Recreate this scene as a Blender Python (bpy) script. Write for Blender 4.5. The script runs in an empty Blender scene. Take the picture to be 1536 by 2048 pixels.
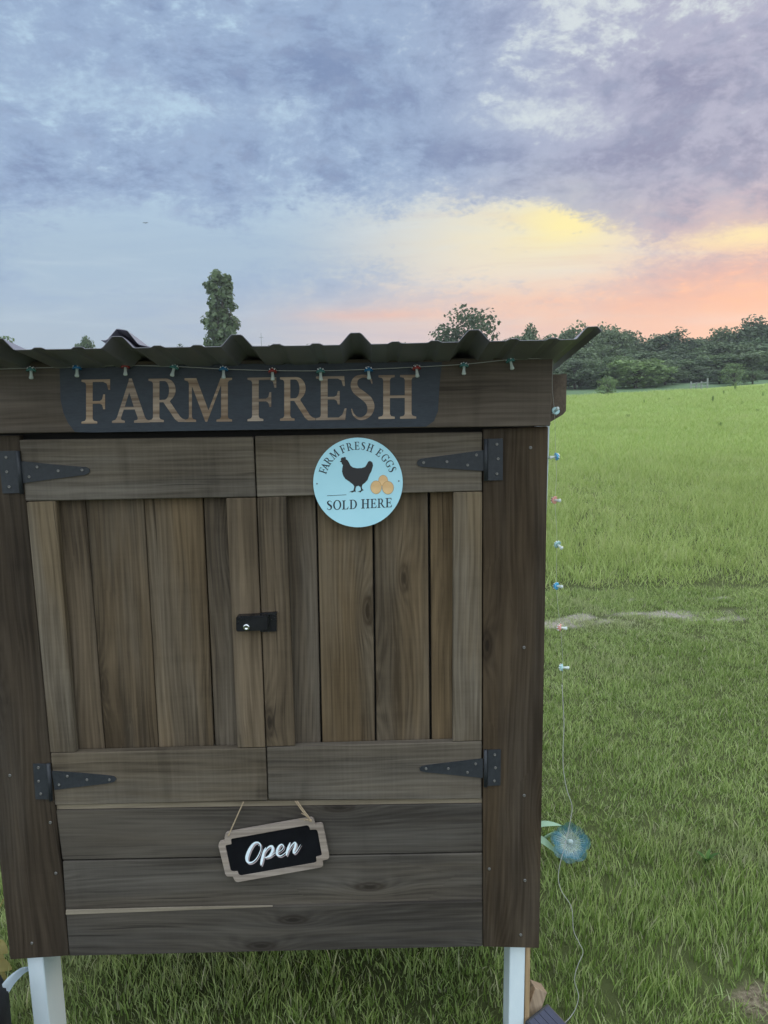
import bpy, bmesh, math, random
from mathutils import Vector, Matrix, geometry, noise as mnoise
random.seed(7)
SC = bpy.context.scene
COL = SC.collection
PI = math.pi
rad = math.radians

# ------------------------------------------------------------------ camera
F_PX, W_PX, H_PX = 1500.0, 1536.0, 2048.0
PITCH, ROLL, YAW = rad(8.968), rad(-0.898), rad(0.566)
CAM = Vector((0.0, -1.6, 1.62))
_f = Vector((math.sin(YAW)*math.cos(PITCH), math.cos(YAW)*math.cos(PITCH), -math.sin(PITCH)))
_r0 = Vector((math.cos(YAW), -math.sin(YAW), 0)); _u0 = _r0.cross(_f)
CR = math.cos(ROLL)*_r0 + math.sin(ROLL)*_u0
CU = -math.sin(ROLL)*_r0 + math.cos(ROLL)*_u0
CF = _f
cam_d = bpy.data.cameras.new('camera'); cam = bpy.data.objects.new('camera', cam_d); COL.objects.link(cam)
cam.matrix_world = Matrix(((CR.x, CU.x, -CF.x, CAM.x), (CR.y, CU.y, -CF.y, CAM.y), (CR.z, CU.z, -CF.z, CAM.z), (0, 0, 0, 1)))
cam_d.sensor_fit = 'VERTICAL'; cam_d.sensor_height = 36.0; cam_d.lens = F_PX/H_PX*36.0
cam_d.clip_start = 0.02; cam_d.clip_end = 4000
SC.camera = cam

# ------------------------------------------------------------------ node helper
class S:
    """a node socket with arithmetic"""
    def __init__(s, nt, k): s.nt, s.k = nt, k
    def _m(s, op, *a, clamp=False):
        n = s.nt.nodes.new('ShaderNodeMath'); n.operation = op; n.use_clamp = clamp
        for i, v in enumerate((s,)+a):
            if isinstance(v, S): s.nt.links.new(v.k, n.inputs[i])
            else: n.inputs[i].default_value = v
        return S(s.nt, n.outputs[0])
    def __add__(s, o): return s._m('ADD', o)
    __radd__ = __add__
    def __mul__(s, o): return s._m('MULTIPLY', o)
    __rmul__ = __mul__
    def __sub__(s, o): return s._m('SUBTRACT', o)
    def __rsub__(s, o): return (s*-1.0)+o
    def __truediv__(s, o): return s._m('DIVIDE', o)
    def pw(s, o): return s._m('POWER', o)
    def f(s, op, *a, clamp=False): return s._m(op, *a, clamp=clamp)
    def smooth(s, a, b, lo=0.0, hi=1.0):
        n = s.nt.nodes.new('ShaderNodeMapRange'); n.interpolation_type = 'SMOOTHSTEP'
        s.nt.links.new(s.k, n.inputs[0])
        for i, v in enumerate((a, b, lo, hi)): n.inputs[i+1].default_value = v
        return S(s.nt, n.outputs[0])
def node(nt, t, **kw):
    n = nt.nodes.new(t)
    for k, v in kw.items(): setattr(n, k, v)
    return n
def setin(nt, n, name, v):
    i = n.inputs[name]
    if isinstance(v, S): nt.links.new(v.k, i)
    else: i.default_value = v
def comb(nt, x, y, z):
    n = node(nt, 'ShaderNodeCombineXYZ')
    for i, v in enumerate((x, y, z)): setin(nt, n, i, v)
    return S(nt, n.outputs[0])
def sep(nt, v):
    n = node(nt, 'ShaderNodeSeparateXYZ'); nt.links.new(v.k, n.inputs[0])
    return [S(nt, n.outputs[i]) for i in range(3)]
def noise(nt, vec, scale, detail=3.0, rough=0.5, dist=0.0, col=False):
    n = node(nt, 'ShaderNodeTexNoise'); n.noise_dimensions = '3D'
    nt.links.new(vec.k, n.inputs['Vector'])
    n.inputs['Scale'].default_value = scale; n.inputs['Detail'].default_value = detail
    n.inputs['Roughness'].default_value = rough; n.inputs['Distortion'].default_value = dist
    return S(nt, n.outputs[1 if col else 0])
def mix(nt, fac, a, b, mode='MIX'):
    n = node(nt, 'ShaderNodeMix'); n.data_type = 'RGBA'; n.blend_type = mode; n.clamp_factor = True
    for i, v in ((0, fac), (6, a), (7, b)):
        if isinstance(v, S): nt.links.new(v.k, n.inputs[i])
        elif i == 0: n.inputs[0].default_value = v
        else: n.inputs[i].default_value = (v[0], v[1], v[2], 1)
    return S(nt, n.outputs[2])
def lin(*c):
    return tuple((v/255/12.92 if v <= 10 else ((v/255+0.055)/1.055)**2.4) for v in c)

# ------------------------------------------------------------------ sky and light
SUN_AZ, SUN_EL = 31.0, 8.0
SKY_STRENGTH = 0.1
world = bpy.data.worlds.new('World'); SC.world = world; world.use_nodes = True
nt = world.node_tree; nt.nodes.clear()
def build_sky():
    tc = node(nt, 'ShaderNodeTexCoord'); d = S(nt, tc.outputs['Generated'])
    x, y, z = sep(nt, d)
    DEG = 180/PI
    az = x.f('ARCTAN2', y)*DEG
    el = z.f('ARCSINE')*DEG
    def pix(px, py):           # direction of a feature of the real sky, in degrees of azimuth / elevation
        v = (CR*((px-768)/F_PX) - CU*((py-1024)/F_PX) + CF).normalized()
        return math.degrees(math.atan2(v.x, v.y)), math.degrees(math.asin(v.z))
    # cloud deck: noise on a curved plane overhead
    zz = z.f('MAXIMUM', 0.0)+0.34
    P = comb(nt, x/zz, y/zz, 0.0)
    wq = noise(nt, P, 2.2, 3, .55, col=True)
    vm = node(nt, 'ShaderNodeVectorMath', operation='MULTIPLY_ADD'); nt.links.new(wq.k, vm.inputs[0])
    vm.inputs[1].default_value = (.13, .13, .13); nt.links.new(P.k, vm.inputs[2])
    PW = S(nt, vm.outputs[0])
    n1 = noise(nt, PW, 2.3, 6, .55)
    n2 = noise(nt, PW, 7.0, 7, .6)
    n3 = noise(nt, PW, 21.0, 7, .64)
    # elongated veil streaks near the horizon
    Q = comb(nt, az*0.055, el*0.45, 3.3)
    n4 = noise(nt, Q, 1.6, 6, .58, .6)
    n5 = noise(nt, PW, 55.0, 6, .66)
    def blob(px, py, rx, ry):
        a, e = pix(px, py)
        ra, re = rx/26.0, ry/26.5
        u = (az - a)*(1/ra); w = (el - e)*(1/re)
        return (u*u + w*w)*-1.0
    def g(px, py, rx, ry): return blob(px, py, rx, ry).f('EXPONENT')
    dens = (n1-.5)*3.0 + (n2-.5)*3.0 + (n3-.5)*2.7 + (n5-.5)*1.1
    bias = g(1060, 497, 80, 9)*.5 + g(1230, 400, 130, 40)*.5 + g(640, 110, 420, 150)*.55 + g(230, 310, 330, 75)*.42 + g(930, 300, 170, 60)*.5 + g(1130, 345, 190, 50)*.8 \
        + g(1400, 230, 220, 120)*.4 + g(1330, 430, 130, 60)*.45 + g(820, 200, 200, 60)*.4 + g(60, 120, 120, 60)*.05 \
        + g(1500, 420, 90, 36)*.6 + g(1060, 375, 120, 26)*.35 + g(1000, 305, 130, 30)*.35 + g(1230, 330, 110, 34)*.4
    gaps = g(190, 195, 230, 45)*.5 + g(560, 225, 70, 45)*.55 + g(390, 225, 60, 30)*.4 + g(1010, 235, 170, 36)*.72 + g(1200, 265, 110, 36)*.5 \
        + g(620, 375, 130, 60)*.35 + g(1060, 455, 240, 75)*.6 + g(800, 520, 500, 50)*.25 + g(1150, 470, 140, 60)*.3 + g(1480, 472, 100, 26)*.6 \
        + g(1290, 350, 60, 22)*.4 + g(120, 450, 300, 60)*.2 + g(40, 80, 90, 60)*.2 + g(300, 480, 600, 60)*.3
    fade = (el + (n1-.5)*15.0 + (n2-.5)*9.0).smooth(1.5, 16.0)*el.smooth(3.0, 8.0)
    cov = (dens + bias*.85 - gaps*(.15+(n2*.6+n3*.4).smooth(.38, .60)*1.75) + .17)
    cloud = cov.smooth(-.50, .36)*fade
    core = (cov*.85+(n2-.5)*1.5+(n3-.5)*.9).smooth(.08, 1.35)*fade
    # colours of the clear air: by elevation, warmer towards the sunset
    s = az.smooth(-24.0, 34.0)
    sfar = az.f('ABSOLUTE').smooth(50.0, 120.0)            # away from the sunset side
    warm = s*(1.0-sfar)
    low = mix(nt, warm.smooth(0, .5), lin(170, 186, 202), lin(216, 198, 198))
    low = mix(nt, warm.smooth(.45, .95), low, lin(244, 190, 168))
    mid = mix(nt, warm.smooth(.15, .62), lin(168, 190, 210), lin(232, 222, 208))
    mid = mix(nt, warm.smooth(.7, 1.0), mid, lin(226, 192, 180))
    high = mix(nt, warm.smooth(.1, .8), lin(182, 208, 228), lin(212, 220, 224))
    clear = mix(nt, el.smooth(2.5, 9.0), low, mid)
    clear = mix(nt, el.smooth(9.0, 17.0), clear, high)
    # thin veils
    veil = n4.smooth(.48, .72)*el.smooth(1.0, 5.0)*(1.0-el.smooth(12.0, 18.0))
    clear = mix(nt, veil*.35, clear, mix(nt, warm.smooth(.2, .8), lin(150, 174, 205), lin(214, 176, 178)))
    clear = mix(nt, n4.smooth(.5, .25)*.3*el.smooth(2, 6)*(1.0-el.smooth(14.0, 20.0)), clear, lin(214, 226, 232))
    # glow of the sun behind the clouds
    gl = (g(1070, 460, 210, 70)*.4 + g(1145, 440, 95, 46)*.6 + g(1500, 472, 95, 24)*.75).f('MINIMUM', 1.0)
    clear = mix(nt, gl*(.15+n4*.75+n2*.75), clear, lin(253, 238, 172))
    redb = (g(1300, 600, 480, 46)*.75 + g(740, 630, 120, 12)*.4 + g(1536, 560, 160, 60)*.5).f('MINIMUM', 1.0)
    clear = mix(nt, redb*(.5+n4*.7), clear, lin(250, 184, 150))
    ccol = mix(nt, warm.smooth(.35, .95), lin(150, 172, 204), lin(172, 172, 196))
    ccol = mix(nt, (1.0-el.smooth(8.0, 15.0))*warm.smooth(.7, 1.0), ccol, lin(198, 158, 166))
    ccore = mix(nt, warm.smooth(.35, .95), lin(118, 138, 177), lin(134, 136, 168))
    ccol = mix(nt, core, ccol, ccore)
    ccol = mix(nt, n3.smooth(.45, .75)*.25, ccol, lin(176, 190, 214))
    sky = mix(nt, cloud*.93, clear, ccol)
    # physical clear-sky term for the same sun
    ns = node(nt, 'ShaderNodeTexSky'); ns.sky_type = 'NISHITA'; ns.sun_disc = False
    ns.sun_elevation = rad(SUN_EL); ns.sun_rotation = rad(SUN_AZ); ns.altitude = 200; ns.dust_density = 1.5
    # out-of-view sky lifted overhead and behind the viewer, added fill light for the scene
    lift = (el.smooth(26.0, 85.0)*ZENITH_FILL + (y*-1.0).smooth(-.35, 1.0)*BACK_FILL) + 1.0
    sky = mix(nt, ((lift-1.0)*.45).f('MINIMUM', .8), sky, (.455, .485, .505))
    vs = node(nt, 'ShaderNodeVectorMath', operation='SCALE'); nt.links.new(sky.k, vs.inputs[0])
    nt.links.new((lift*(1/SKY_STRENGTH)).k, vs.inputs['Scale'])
    va = node(nt, 'ShaderNodeVectorMath', operation='MULTIPLY_ADD'); nt.links.new(ns.outputs[0], va.inputs[0])
    va.inputs[1].default_value = (.03, .03, .03); nt.links.new(vs.outputs[0], va.inputs[2])
    bg = node(nt, 'ShaderNodeBackground'); bg.inputs[1].default_value = SKY_STRENGTH
    nt.links.new(va.outputs[0], bg.inputs[0])
    out = node(nt, 'ShaderNodeOutputWorld'); nt.links.new(bg.outputs[0], out.inputs[0])
ZENITH_FILL, BACK_FILL = 5.4, 2.3
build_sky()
sun_d = bpy.data.lights.new('sun', 'SUN'); sun = bpy.data.objects.new('sun', sun_d); COL.objects.link(sun)
sun_d.energy = 1.2; sun_d.angle = rad(14); sun_d.color = (1.0, .80, .58)
sv = Vector((math.sin(rad(SUN_AZ))*math.cos(rad(SUN_EL)), math.cos(rad(SUN_AZ))*math.cos(rad(SUN_EL)), math.sin(rad(SUN_EL))))
sun.rotation_euler = sv.to_track_quat('Z', 'Y').to_euler()
SC.view_settings.view_transform = 'Standard'; SC.view_settings.look = 'None'
SC.view_settings.exposure = 0.0; SC.view_settings.gamma = 1.0; SC.view_settings.use_curve_mapping = False
HAZE = .0004
SC.cycles.volume_bounces = 0; SC.cycles.max_bounces = 6; SC.cycles.transparent_max_bounces = 12; SC.cycles.use_denoising = True

# ------------------------------------------------------------------ placing helpers
def ray(px, py): return CR*((px-768)/F_PX) - CU*((py-1024)/F_PX) + CF
def P(px, py, Y=0.0):                       # where the sight line through a photo pixel meets the vertical plane at depth Y
    v = ray(px, py); return CAM + v*((Y-CAM.y)/v.y)
def sst(a, b, t):
    t = max(0.0, min(1.0, (t-a)/(b-a))); return t*t*(3-2*t)
def terr(x, y):
    if y < 8: return 0.0
    az = x/(y+1.6)
    k = max(-.7, min(1.6, (az-.248)/.264))
    z = sst(10, 72, y)*(1.08+.86*k)
    z -= 1.0*sst(70, 84, y)*(1-sst(88, 128, y))
    z += sst(92, 140, y)*1.25
    z += sst(135, 260, y)*8.0*sst(.22, .62, az)
    z += 2.6*sst(148, 172, y)
    z += .10*sst(15, 40, y)*math.sin(x*.21+y*.13)*math.sin(y*.17)
    return z
def G(px, py, h=0.0):                       # where a sight line meets the ground
    v = ray(px, py); t = .5
    prev = CAM.z
    while t < 400:
        p = CAM+v*t
        if p.z <= terr(p.x, p.y)+h: break
        t *= 1.01
    lo, hi = t/1.01, t
    for _ in range(25):
        m = (lo+hi)/2; p = CAM+v*m
        if p.z <= terr(p.x, p.y)+h: hi = m
        else: lo = m
    return CAM+v*hi
def mkobj(name, mesh, parent=None, kind=None):
    o = bpy.data.objects.new(name, mesh); COL.objects.link(o)
    if parent is not None:
        o.parent = parent
    if kind: o['kind'] = kind
    return o
def tag(o, label, cat, group=None):
    o['label'] = label; o['category'] = cat
    if group: o['group'] = group
    return o
def empty(name, loc=(0, 0, 0), parent=None):
    o = bpy.data.objects.new(name, None); COL.objects.link(o); o.location = loc; o.empty_display_size = .1
    if parent is not None: o.parent = parent
    return o
def wpos(o):
    p = Vector((0, 0, 0))
    while o is not None: p += o.location; o = o.parent
    return p
def from_bm(name, bm, mat, parent=None, smooth=False, origin=None, kind=None):
    """link a bmesh given in world coordinates; its origin goes to `origin` (or its middle)"""
    if origin is None:
        vs = [v.co for v in bm.verts]
        origin = Vector([(min(v[i] for v in vs)+max(v[i] for v in vs))/2 for i in range(3)])
    bmesh.ops.translate(bm, verts=bm.verts, vec=-origin)
    bmesh.ops.recalc_face_normals(bm, faces=bm.faces)
    me = bpy.data.meshes.new(name); bm.to_mesh(me); bm.free()
    for m in (mat if isinstance(mat, (list, tuple)) else [mat]): me.materials.append(m)
    if smooth:
        for p in me.polygons: p.use_smooth = True
    o = mkobj(name, me, parent, kind)
    o.location = origin - (wpos(parent) if parent is not None else Vector((0, 0, 0)))
    return o
def add_prism(bm, pts, back, holes=(), mi=0):
    """pts: 3-D outline (front); back: vector to the back face"""
    loops = [list(pts)]+[list(h) for h in holes]
    tris = geometry.tessellate_polygon([[Vector((p.x, p.z, 0)) for p in l] for l in loops])
    flat = [p for l in loops for p in l]
    A = [bm.verts.new(p) for p in flat]; B = [bm.verts.new(p+back) for p in flat]
    for t in tris:
        try:
            bm.faces.new([A[i] for i in t]).material_index = mi
            bm.faces.new([B[i] for i in reversed(t)]).material_index = mi
        except ValueError: pass
    k = 0
    for l in loops:
        n = len(l)
        for i in range(n):
            a, b = k+i, k+(i+1) % n
            bm.faces.new((A[a], A[b], B[b], B[a])).material_index = mi
        k += n
def add_quadbox(bm, q, Y, th, bev=.0018):
    """board from four wall-plane points (x,z), front at Y"""
    vs = [bm.verts.new((p[0], Y, p[1])) for p in q]+[bm.verts.new((p[0], Y+th, p[1])) for p in q]
    fs = [(0, 1, 2, 3), (7, 6, 5, 4), (0, 4, 5, 1), (1, 5, 6, 2), (2, 6, 7, 3), (3, 7, 4, 0)]
    faces = [bm.faces.new([vs[i] for i in f]) for f in fs]
    if bev:
        es = list({e for f in faces for e in f.edges})
        bmesh.ops.bevel(bm, geom=es, offset=bev, segments=1, affect='EDGES', profile=.5)
def add_box(bm, c, s, rot=None, bev=0.0, mi=0):
    r = bmesh.ops.create_cube(bm, size=1)
    M = Matrix.Translation(c) @ (rot.to_4x4() if rot else Matrix()) @ Matrix.Diagonal((s[0], s[1], s[2], 1))
    bmesh.ops.transform(bm, matrix=M, verts=r['verts'])
    fs = {f for v in r['verts'] for f in v.link_faces}
    for f in fs: f.material_index = mi
    if bev:
        es = list({e for f in fs for e in f.edges})
        for f in bmesh.ops.bevel(bm, geom=es, offset=bev, segments=2, affect='EDGES', profile=.5)['faces']: f.material_index = mi
def add_tube(bm, pts, rads, n=6, mi=0, caps=True):
    pts = [Vector(p) for p in pts]
    if not isinstance(rads, (list, tuple)): rads = [rads]*len(pts)
    rings = []; up = None
    for i, p in enumerate(pts):
        t = (pts[min(i+1, len(pts)-1)]-pts[max(i-1, 0)]).normalized()
        if up is None: up = t.orthogonal().normalized()
        a = (up - t*up.dot(t)); a = a.normalized() if a.length > 1e-6 else t.orthogonal().normalized()
        up = a; b = t.cross(a)
        rings.append([bm.verts.new(p+(a*math.cos(2*PI*k/n)+b*math.sin(2*PI*k/n))*rads[i]) for k in range(n)])
    for r0, r1 in zip(rings, rings[1:]):
        for k in range(n):
            bm.faces.new((r0[k], r0[(k+1) % n], r1[(k+1) % n], r1[k])).material_index = mi
    if caps:
        bm.faces.new(list(reversed(rings[0]))).material_index = mi; bm.faces.new(rings[-1]).material_index = mi
def add_lathe(bm, prof, M, n=12, mi=0):
    """profile of (radius, height) about local Z, placed by matrix M"""
    rings = []
    for r, h in prof:
        if r < 1e-6: rings.append([bm.verts.new(M @ Vector((0, 0, h)))])
        else: rings.append([bm.verts.new(M @ Vector((r*math.cos(2*PI*k/n), r*math.sin(2*PI*k/n), h))) for k in range(n)])
    for a, b in zip(rings, rings[1:]):
        for k in range(n):
            vs = [a[k % len(a)], a[(k+1) % len(a)], b[(k+1) % len(b)], b[k % len(b)]]
            vs = list(dict.fromkeys(vs))
            if len(vs) > 2: bm.faces.new(vs).material_index = mi
def catmull(pts, n=6):
    out = []
    for i in range(len(pts)-1):
        p0, p1, p2, p3 = pts[max(i-1, 0)], pts[i], pts[i+1], pts[min(i+2, len(pts)-1)]
        for k in range(n):
            t = k/n
            out.append(tuple(.5*((2*b)+(-a+c)*t+(2*a-5*b+4*c-d)*t*t+(-a+3*b-3*c+d)*t**3) for a, b, c, d in zip(p0, p1, p2, p3)))
    out.append(tuple(pts[-1])); return out

# ------------------------------------------------------------------ materials
def principled(name, col, rough=.6, metal=0.0, spec=.5, alpha=None, trans=None, coat=None):
    m = bpy.data.materials.new(name); m.use_nodes = True; t = m.node_tree; b = t.nodes['Principled BSDF']
    if isinstance(col, S): pass
    else: b.inputs['Base Color'].default_value = (*col, 1)
    b.inputs['Roughness'].default_value = rough; b.inputs['Metallic'].default_value = metal
    b.inputs['Specular IOR Level'].default_value = spec
    if alpha is not None: b.inputs['Alpha'].default_value = alpha
    if trans is not None: b.inputs['Transmission Weight'].default_value = trans
    if coat is not None: b.inputs['Coat Weight'].default_value = coat
    return m
def worn(name, c0, c1, scale=30, rough=.6, bump=.1, metal=0.0, spec=.4, detail=5, stretch=(1, 1, 1), rvar=.15):
    """two-tone mottled paint / metal / cloth"""
    m = principled(name, c0, rough, metal, spec); t = m.node_tree; b = t.nodes['Principled BSDF']
    tc = node(t, 'ShaderNodeTexCoord'); oi = node(t, 'ShaderNodeObjectInfo')
    mp = node(t, 'ShaderNodeMapping'); mp.inputs['Scale'].default_value = stretch
    t.links.new(tc.outputs['Object'], mp.inputs[0])
    v = S(t, mp.outputs[0])
    n = noise(t, v, scale, detail, .6); n2 = noise(t, v, scale*.17, 3, .5)
    t.links.new(mix(t, (n*.6+n2*.6).smooth(.3, .85), c0, c1).k, b.inputs['Base Color'])
    t.links.new((n2*rvar*2+(rough-rvar)).k, b.inputs['Roughness'])
    bp = node(t, 'ShaderNodeBump'); bp.inputs['Strength'].default_value = bump; bp.inputs['Distance'].default_value = .002
    t.links.new(n.k, bp.inputs['Height']); t.links.new(bp.outputs[0], b.inputs['Normal'])
    return m
WOODV = 1.0
def wood(name, dark, light, axis='z', contrast=1.0, knots=True, rough=.85, saw=.12, brown=.9, var=.32):
    m = principled(name, dark, rough, 0, .2); t = m.node_tree; b = t.nodes['Principled BSDF']
    tc = node(t, 'ShaderNodeTexCoord'); oi = node(t, 'ShaderNodeObjectInfo')
    x, y, z = sep(t, S(t, tc.outputs['Object'])); r = S(t, oi.outputs['Random'])
    if axis == 'z': u, v = x, z
    elif axis == 'x': u, v = z, x
    else: u, v = x, y
    u = u + y*.8 if axis != 'y' else u + z*.8
    off = r*37.0
    # knots: a few per board; the grain flows round them
    kc = comb(t, u*6.5+off, v*2.1+off*.7, off)
    vo = node(t, 'ShaderNodeTexVoronoi'); vo.feature = 'F1'; vo.voronoi_dimensions = '2D'; vo.inputs['Scale'].default_value = 1.0; vo.inputs['Randomness'].default_value = 1.0
    t.links.new(kc.k, vo.inputs['Vector'])
    kd = S(t, vo.outputs['Distance']); kr = sep(t, S(t, vo.outputs['Color']))[0]
    here = kr.smooth(.34, .38) if knots else kr*0.0
    ring = (kd*-7.0).f('EXPONENT')*here
    low = noise(t, comb(t, u*9, v*1.3, off), 1.0, 3, .5)
    uw = u + (low-.5)*.035 + ring*.03
    g1 = noise(t, comb(t, uw*230, v*5.0, off), 1.0, 4, .6)
    g2 = noise(t, comb(t, uw*62, v*1.1, off+5.0), 1.0, 3, .55)
    band = (((uw*470 + (low-.5)*26 + ring*26).f('SINE'))*.5+.5)
    broad = noise(t, comb(t, u*7, v*1.6, off+9.0), 1.0, 4, .6)
    sawl = noise(t, comb(t, u*6, v*170, off), 1.0, 2, .5)
    sawb = noise(t, comb(t, u*3, v*16, off+2.0), 1.0, 2, .5).smooth(.6, .72)
    h = g1*.5 + g2*.42 + band*.08
    f = ((h-.5)*(2.5*contrast) + (broad-.5)*2.1 + (sawl-.5)*saw + .5) - sawb*saw*.6
    col = mix(t, f.f('MAXIMUM', 0.0).f('MINIMUM', 1.0), dark, light)
    br = noise(t, comb(t, u*8, v*1.1, off+23.0), 1.0, 4, .6).smooth(.36, .62)
    hb = node(t, 'ShaderNodeMix'); hb.data_type = 'RGBA'; hb.blend_type = 'MULTIPLY'; t.links.new((br*brown).k, hb.inputs[0]); t.links.new(col.k, hb.inputs[6]); hb.inputs[7].default_value = (.93, .83, .68, 1)
    col = S(t, hb.outputs[2])
    k = (kd*-1.0+.105).smooth(0, .05)*here
    kring = (kd*120.0).f('SINE')*.5+.5
    col = mix(t, k*(.35+kring*.35), col, (dark[0]*.55, dark[1]*.45, dark[2]*.36))
    k2 = (kd+(g1-.5)*.05).smooth(.045, .02)*here
    col = mix(t, k2*.75, col, (dark[0]*.28, dark[1]*.24, dark[2]*.2))
    col = mix(t, ring.smooth(.25, .8)*.35, col, (dark[0]*.9, dark[1]*.85, dark[2]*.8))
    # drip stains and grey weathering
    st = noise(t, comb(t, u*16, v*1.0, off+14.0), 1.0, 3, .6).smooth(.56, .74)
    col = mix(t, st*.32, col, (light[0]*1.25, light[1]*1.15, light[2]*1.0))
    st2 = noise(t, comb(t, u*11, v*.9, off+19.0), 1.0, 3, .6).smooth(.55, .75)
    col = mix(t, st2*.35, col, (dark[0]*.8, dark[1]*.72, dark[2]*.62))
    cr = noise(t, comb(t, uw*95, v*1.7, off+31.0), 1.0, 2, .5).smooth(.69, .75)
    col = mix(t, cr*.6, col, (dark[0]*.35, dark[1]*.32, dark[2]*.3))
    val = ((r*1.7).f('FRACT')*var + (1.0-var*.5))*WOODV
    hs = node(t, 'ShaderNodeHueSaturation'); t.links.new(col.k, hs.inputs['Color']); t.links.new(val.k, hs.inputs['Value'])
    t.links.new(((r*5.3).f('FRACT')*.3+.85).k, hs.inputs['Saturation'])
    t.links.new(hs.outputs[0], b.inputs['Base Color'])
    t.links.new((g2*.25+(rough-.12)).k, b.inputs['Roughness'])
    bp = node(t, 'ShaderNodeBump'); bp.inputs['Strength'].default_value = .5; bp.inputs['Distance'].default_value = .0014
    t.links.new((h + sawl*saw*.5 - k*.5).k, bp.inputs['Height']); t.links.new(bp.outputs[0], b.inputs['Normal'])
    return m
def leafmat(name, c0, c1, trans=.3, rough=.55, posscale=.8, objvar=.8, scale=2.0):
    m = bpy.data.materials.new(name); m.use_nodes = True; t = m.node_tree; b = t.nodes['Principled BSDF']
    ge = node(t, 'ShaderNodeNewGeometry'); oi = node(t, 'ShaderNodeObjectInfo')
    n = noise(t, S(t, ge.outputs['Position']), posscale, 3, .6)
    isl = S(t, ge.outputs['Random Per Island'])
    f = (n-.5)*1.4+.5 + (isl-.5)*.7 + (S(t, oi.outputs['Random'])-.5)*objvar
    col = mix(t, f.f('MAXIMUM', 0.0).f('MINIMUM', 1.0), c0, c1)
    t.links.new(col.k, b.inputs['Base Color']); b.inputs['Roughness'].default_value = rough; b.inputs['Specular IOR Level'].default_value = .3
    tr = node(t, 'ShaderNodeBsdfTranslucent'); t.links.new(col.k, tr.inputs[0])
    mx = node(t, 'ShaderNodeMixShader'); mx.inputs[0].default_value = trans
    t.links.new(b.outputs[0], mx.inputs[1]); t.links.new(tr.outputs[0], mx.inputs[2])
    t.links.new(mx.outputs[0], t.nodes['Material Output'].inputs[0])
    return m
M_PLANK = wood('stained_plank', (.052, .040, .027), (.165, .132, .094), 'z')
M_STILE = wood('stained_stile', (.072, .058, .042), (.20, .170, .13), 'z', knots=False)
M_RAIL = wood('stained_rail', (.062, .053, .042), (.165, .145, .119), 'x', knots=False, saw=.35, brown=.55)
M_POST = wood('stained_post', (.025, .0185, .0125), (.072, .057, .042), 'z')
M_LOW = wood('stained_low_board', (.038, .033, .028), (.100, .090, .077), 'x', brown=.45)
M_FASCIA = wood('stained_fascia', (.054, .045, .037), (.125, .106, .089), 'x', knots=False, saw=.25, brown=.3)
M_RAW = wood('raw_lumber', (.16, .135, .10), (.30, .26, .20), 'x', knots=False, brown=.1)
M_RAWV = wood('raw_lumber_upright', (.26, .19, .12), (.52, .41, .27), 'z', knots=False)
M_OFFCUT = wood('offcut_lumber', (.17, .125, .085), (.36, .28, .20), 'z', knots=False, brown=.2)
M_LETTERW = wood('bare_letter_wood', (.19, .13, .09), (.46, .36, .275), 'x', knots=False, contrast=1.5, var=.1, brown=.25)
M_ENDGRAIN = worn('end_grain', (.075, .055, .040), (.15, .115, .085), 160, .85, .5)
M_FRAMEW = wood('driftwood_frame', (.15, .118, .094), (.37, .31, .26), 'x', knots=False, var=.1, brown=.15)
M_NAVY = worn('navy_paint', (.018, .024, .034), (.040, .050, .064), 60, .6, .15, stretch=(1, 1, 5))
M_WHITE = worn('white_paint', (.52, .62, .68), (.66, .74, .78), 22, .55, .12, stretch=(1, 1, .35))
M_ROOF = worn('roof_metal', (.15, .148, .178), (.205, .20, .235), 9, .42, .03, metal=.0, spec=.5)
M_BLACKM = worn('black_powder_coat', (.014, .017, .021), (.030, .034, .040), 120, .55, .2)
M_GLOSSB = worn('gloss_black', (.006, .006, .008), (.014, .014, .017), 60, .28, .05)
M_STEEL = principled('screw_steel', (.20, .195, .185), .45, .9)
M_CHROME = principled('lock_chrome', (.72, .74, .76), .16, 1.0)
M_DARK = principled('cabinet_inside', (.02, .018, .015), .9)
M_BLUE = worn('sign_blue', (.40, .72, .82), (.46, .78, .88), 20, .5, .02, rvar=.05)
M_INK = principled('sign_ink', (.014, .020, .034), .6)
M_HEN = principled('hen_ink', (.020, .018, .020), .6)
M_CHALK = worn('chalk_black', (.002, .002, .003), (.007, .008, .010), 18, .85, .03, spec=.12)
M_CHALKW = worn('white_lettering', (.62, .74, .82), (.84, .92, .97), 150, .7, .02)
M_CHALKP = principled('pale_outline', (.36, .30, .31), .7)
M_JUTE = worn('jute', (.20, .145, .085), (.42, .33, .22), 300, .9, .4)
M_WIRE = principled('silver_wire', (.50, .50, .48), .4, .3)
M_EGG = worn('egg_print', (.62, .36, .15), (.86, .60, .31), 26, .6, 0)
M_EGGE = principled('egg_edge', (.42, .20, .07), .6)
def glassy(name, c, a=.8): return principled(name, c, .18, 0, .6, alpha=a, coat=.5)
M_CAP = {'green': glassy('cap_green', (.10, .30, .30)), 'blue': glassy('cap_blue', (.03, .22, .48)), 'red': glassy('cap_red', (.38, .05, .045))}
M_CAPL = {'green': glassy('cap_pale_green', (.42, .68, .68)), 'blue': glassy('cap_pale_blue', (.08, .42, .70)), 'red': glassy('cap_pale_red', (.75, .36, .30))}
M_STEM = glassy('mushroom_stem', (.66, .74, .70), .72)
M_SPOT = principled('mushroom_spot', (.85, .88, .88), .35)
M_PETAL = principled('petal_glass', (.30, .42, .40), .14, 0, .6, alpha=.2, coat=.6)
M_PETALD = principled('petal_glass_blue', (.035, .17, .23), .14, 0, .6, alpha=.42, coat=.6)
M_PETALR = principled('petal_rib', (.55, .66, .68), .25, alpha=.5)
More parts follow.
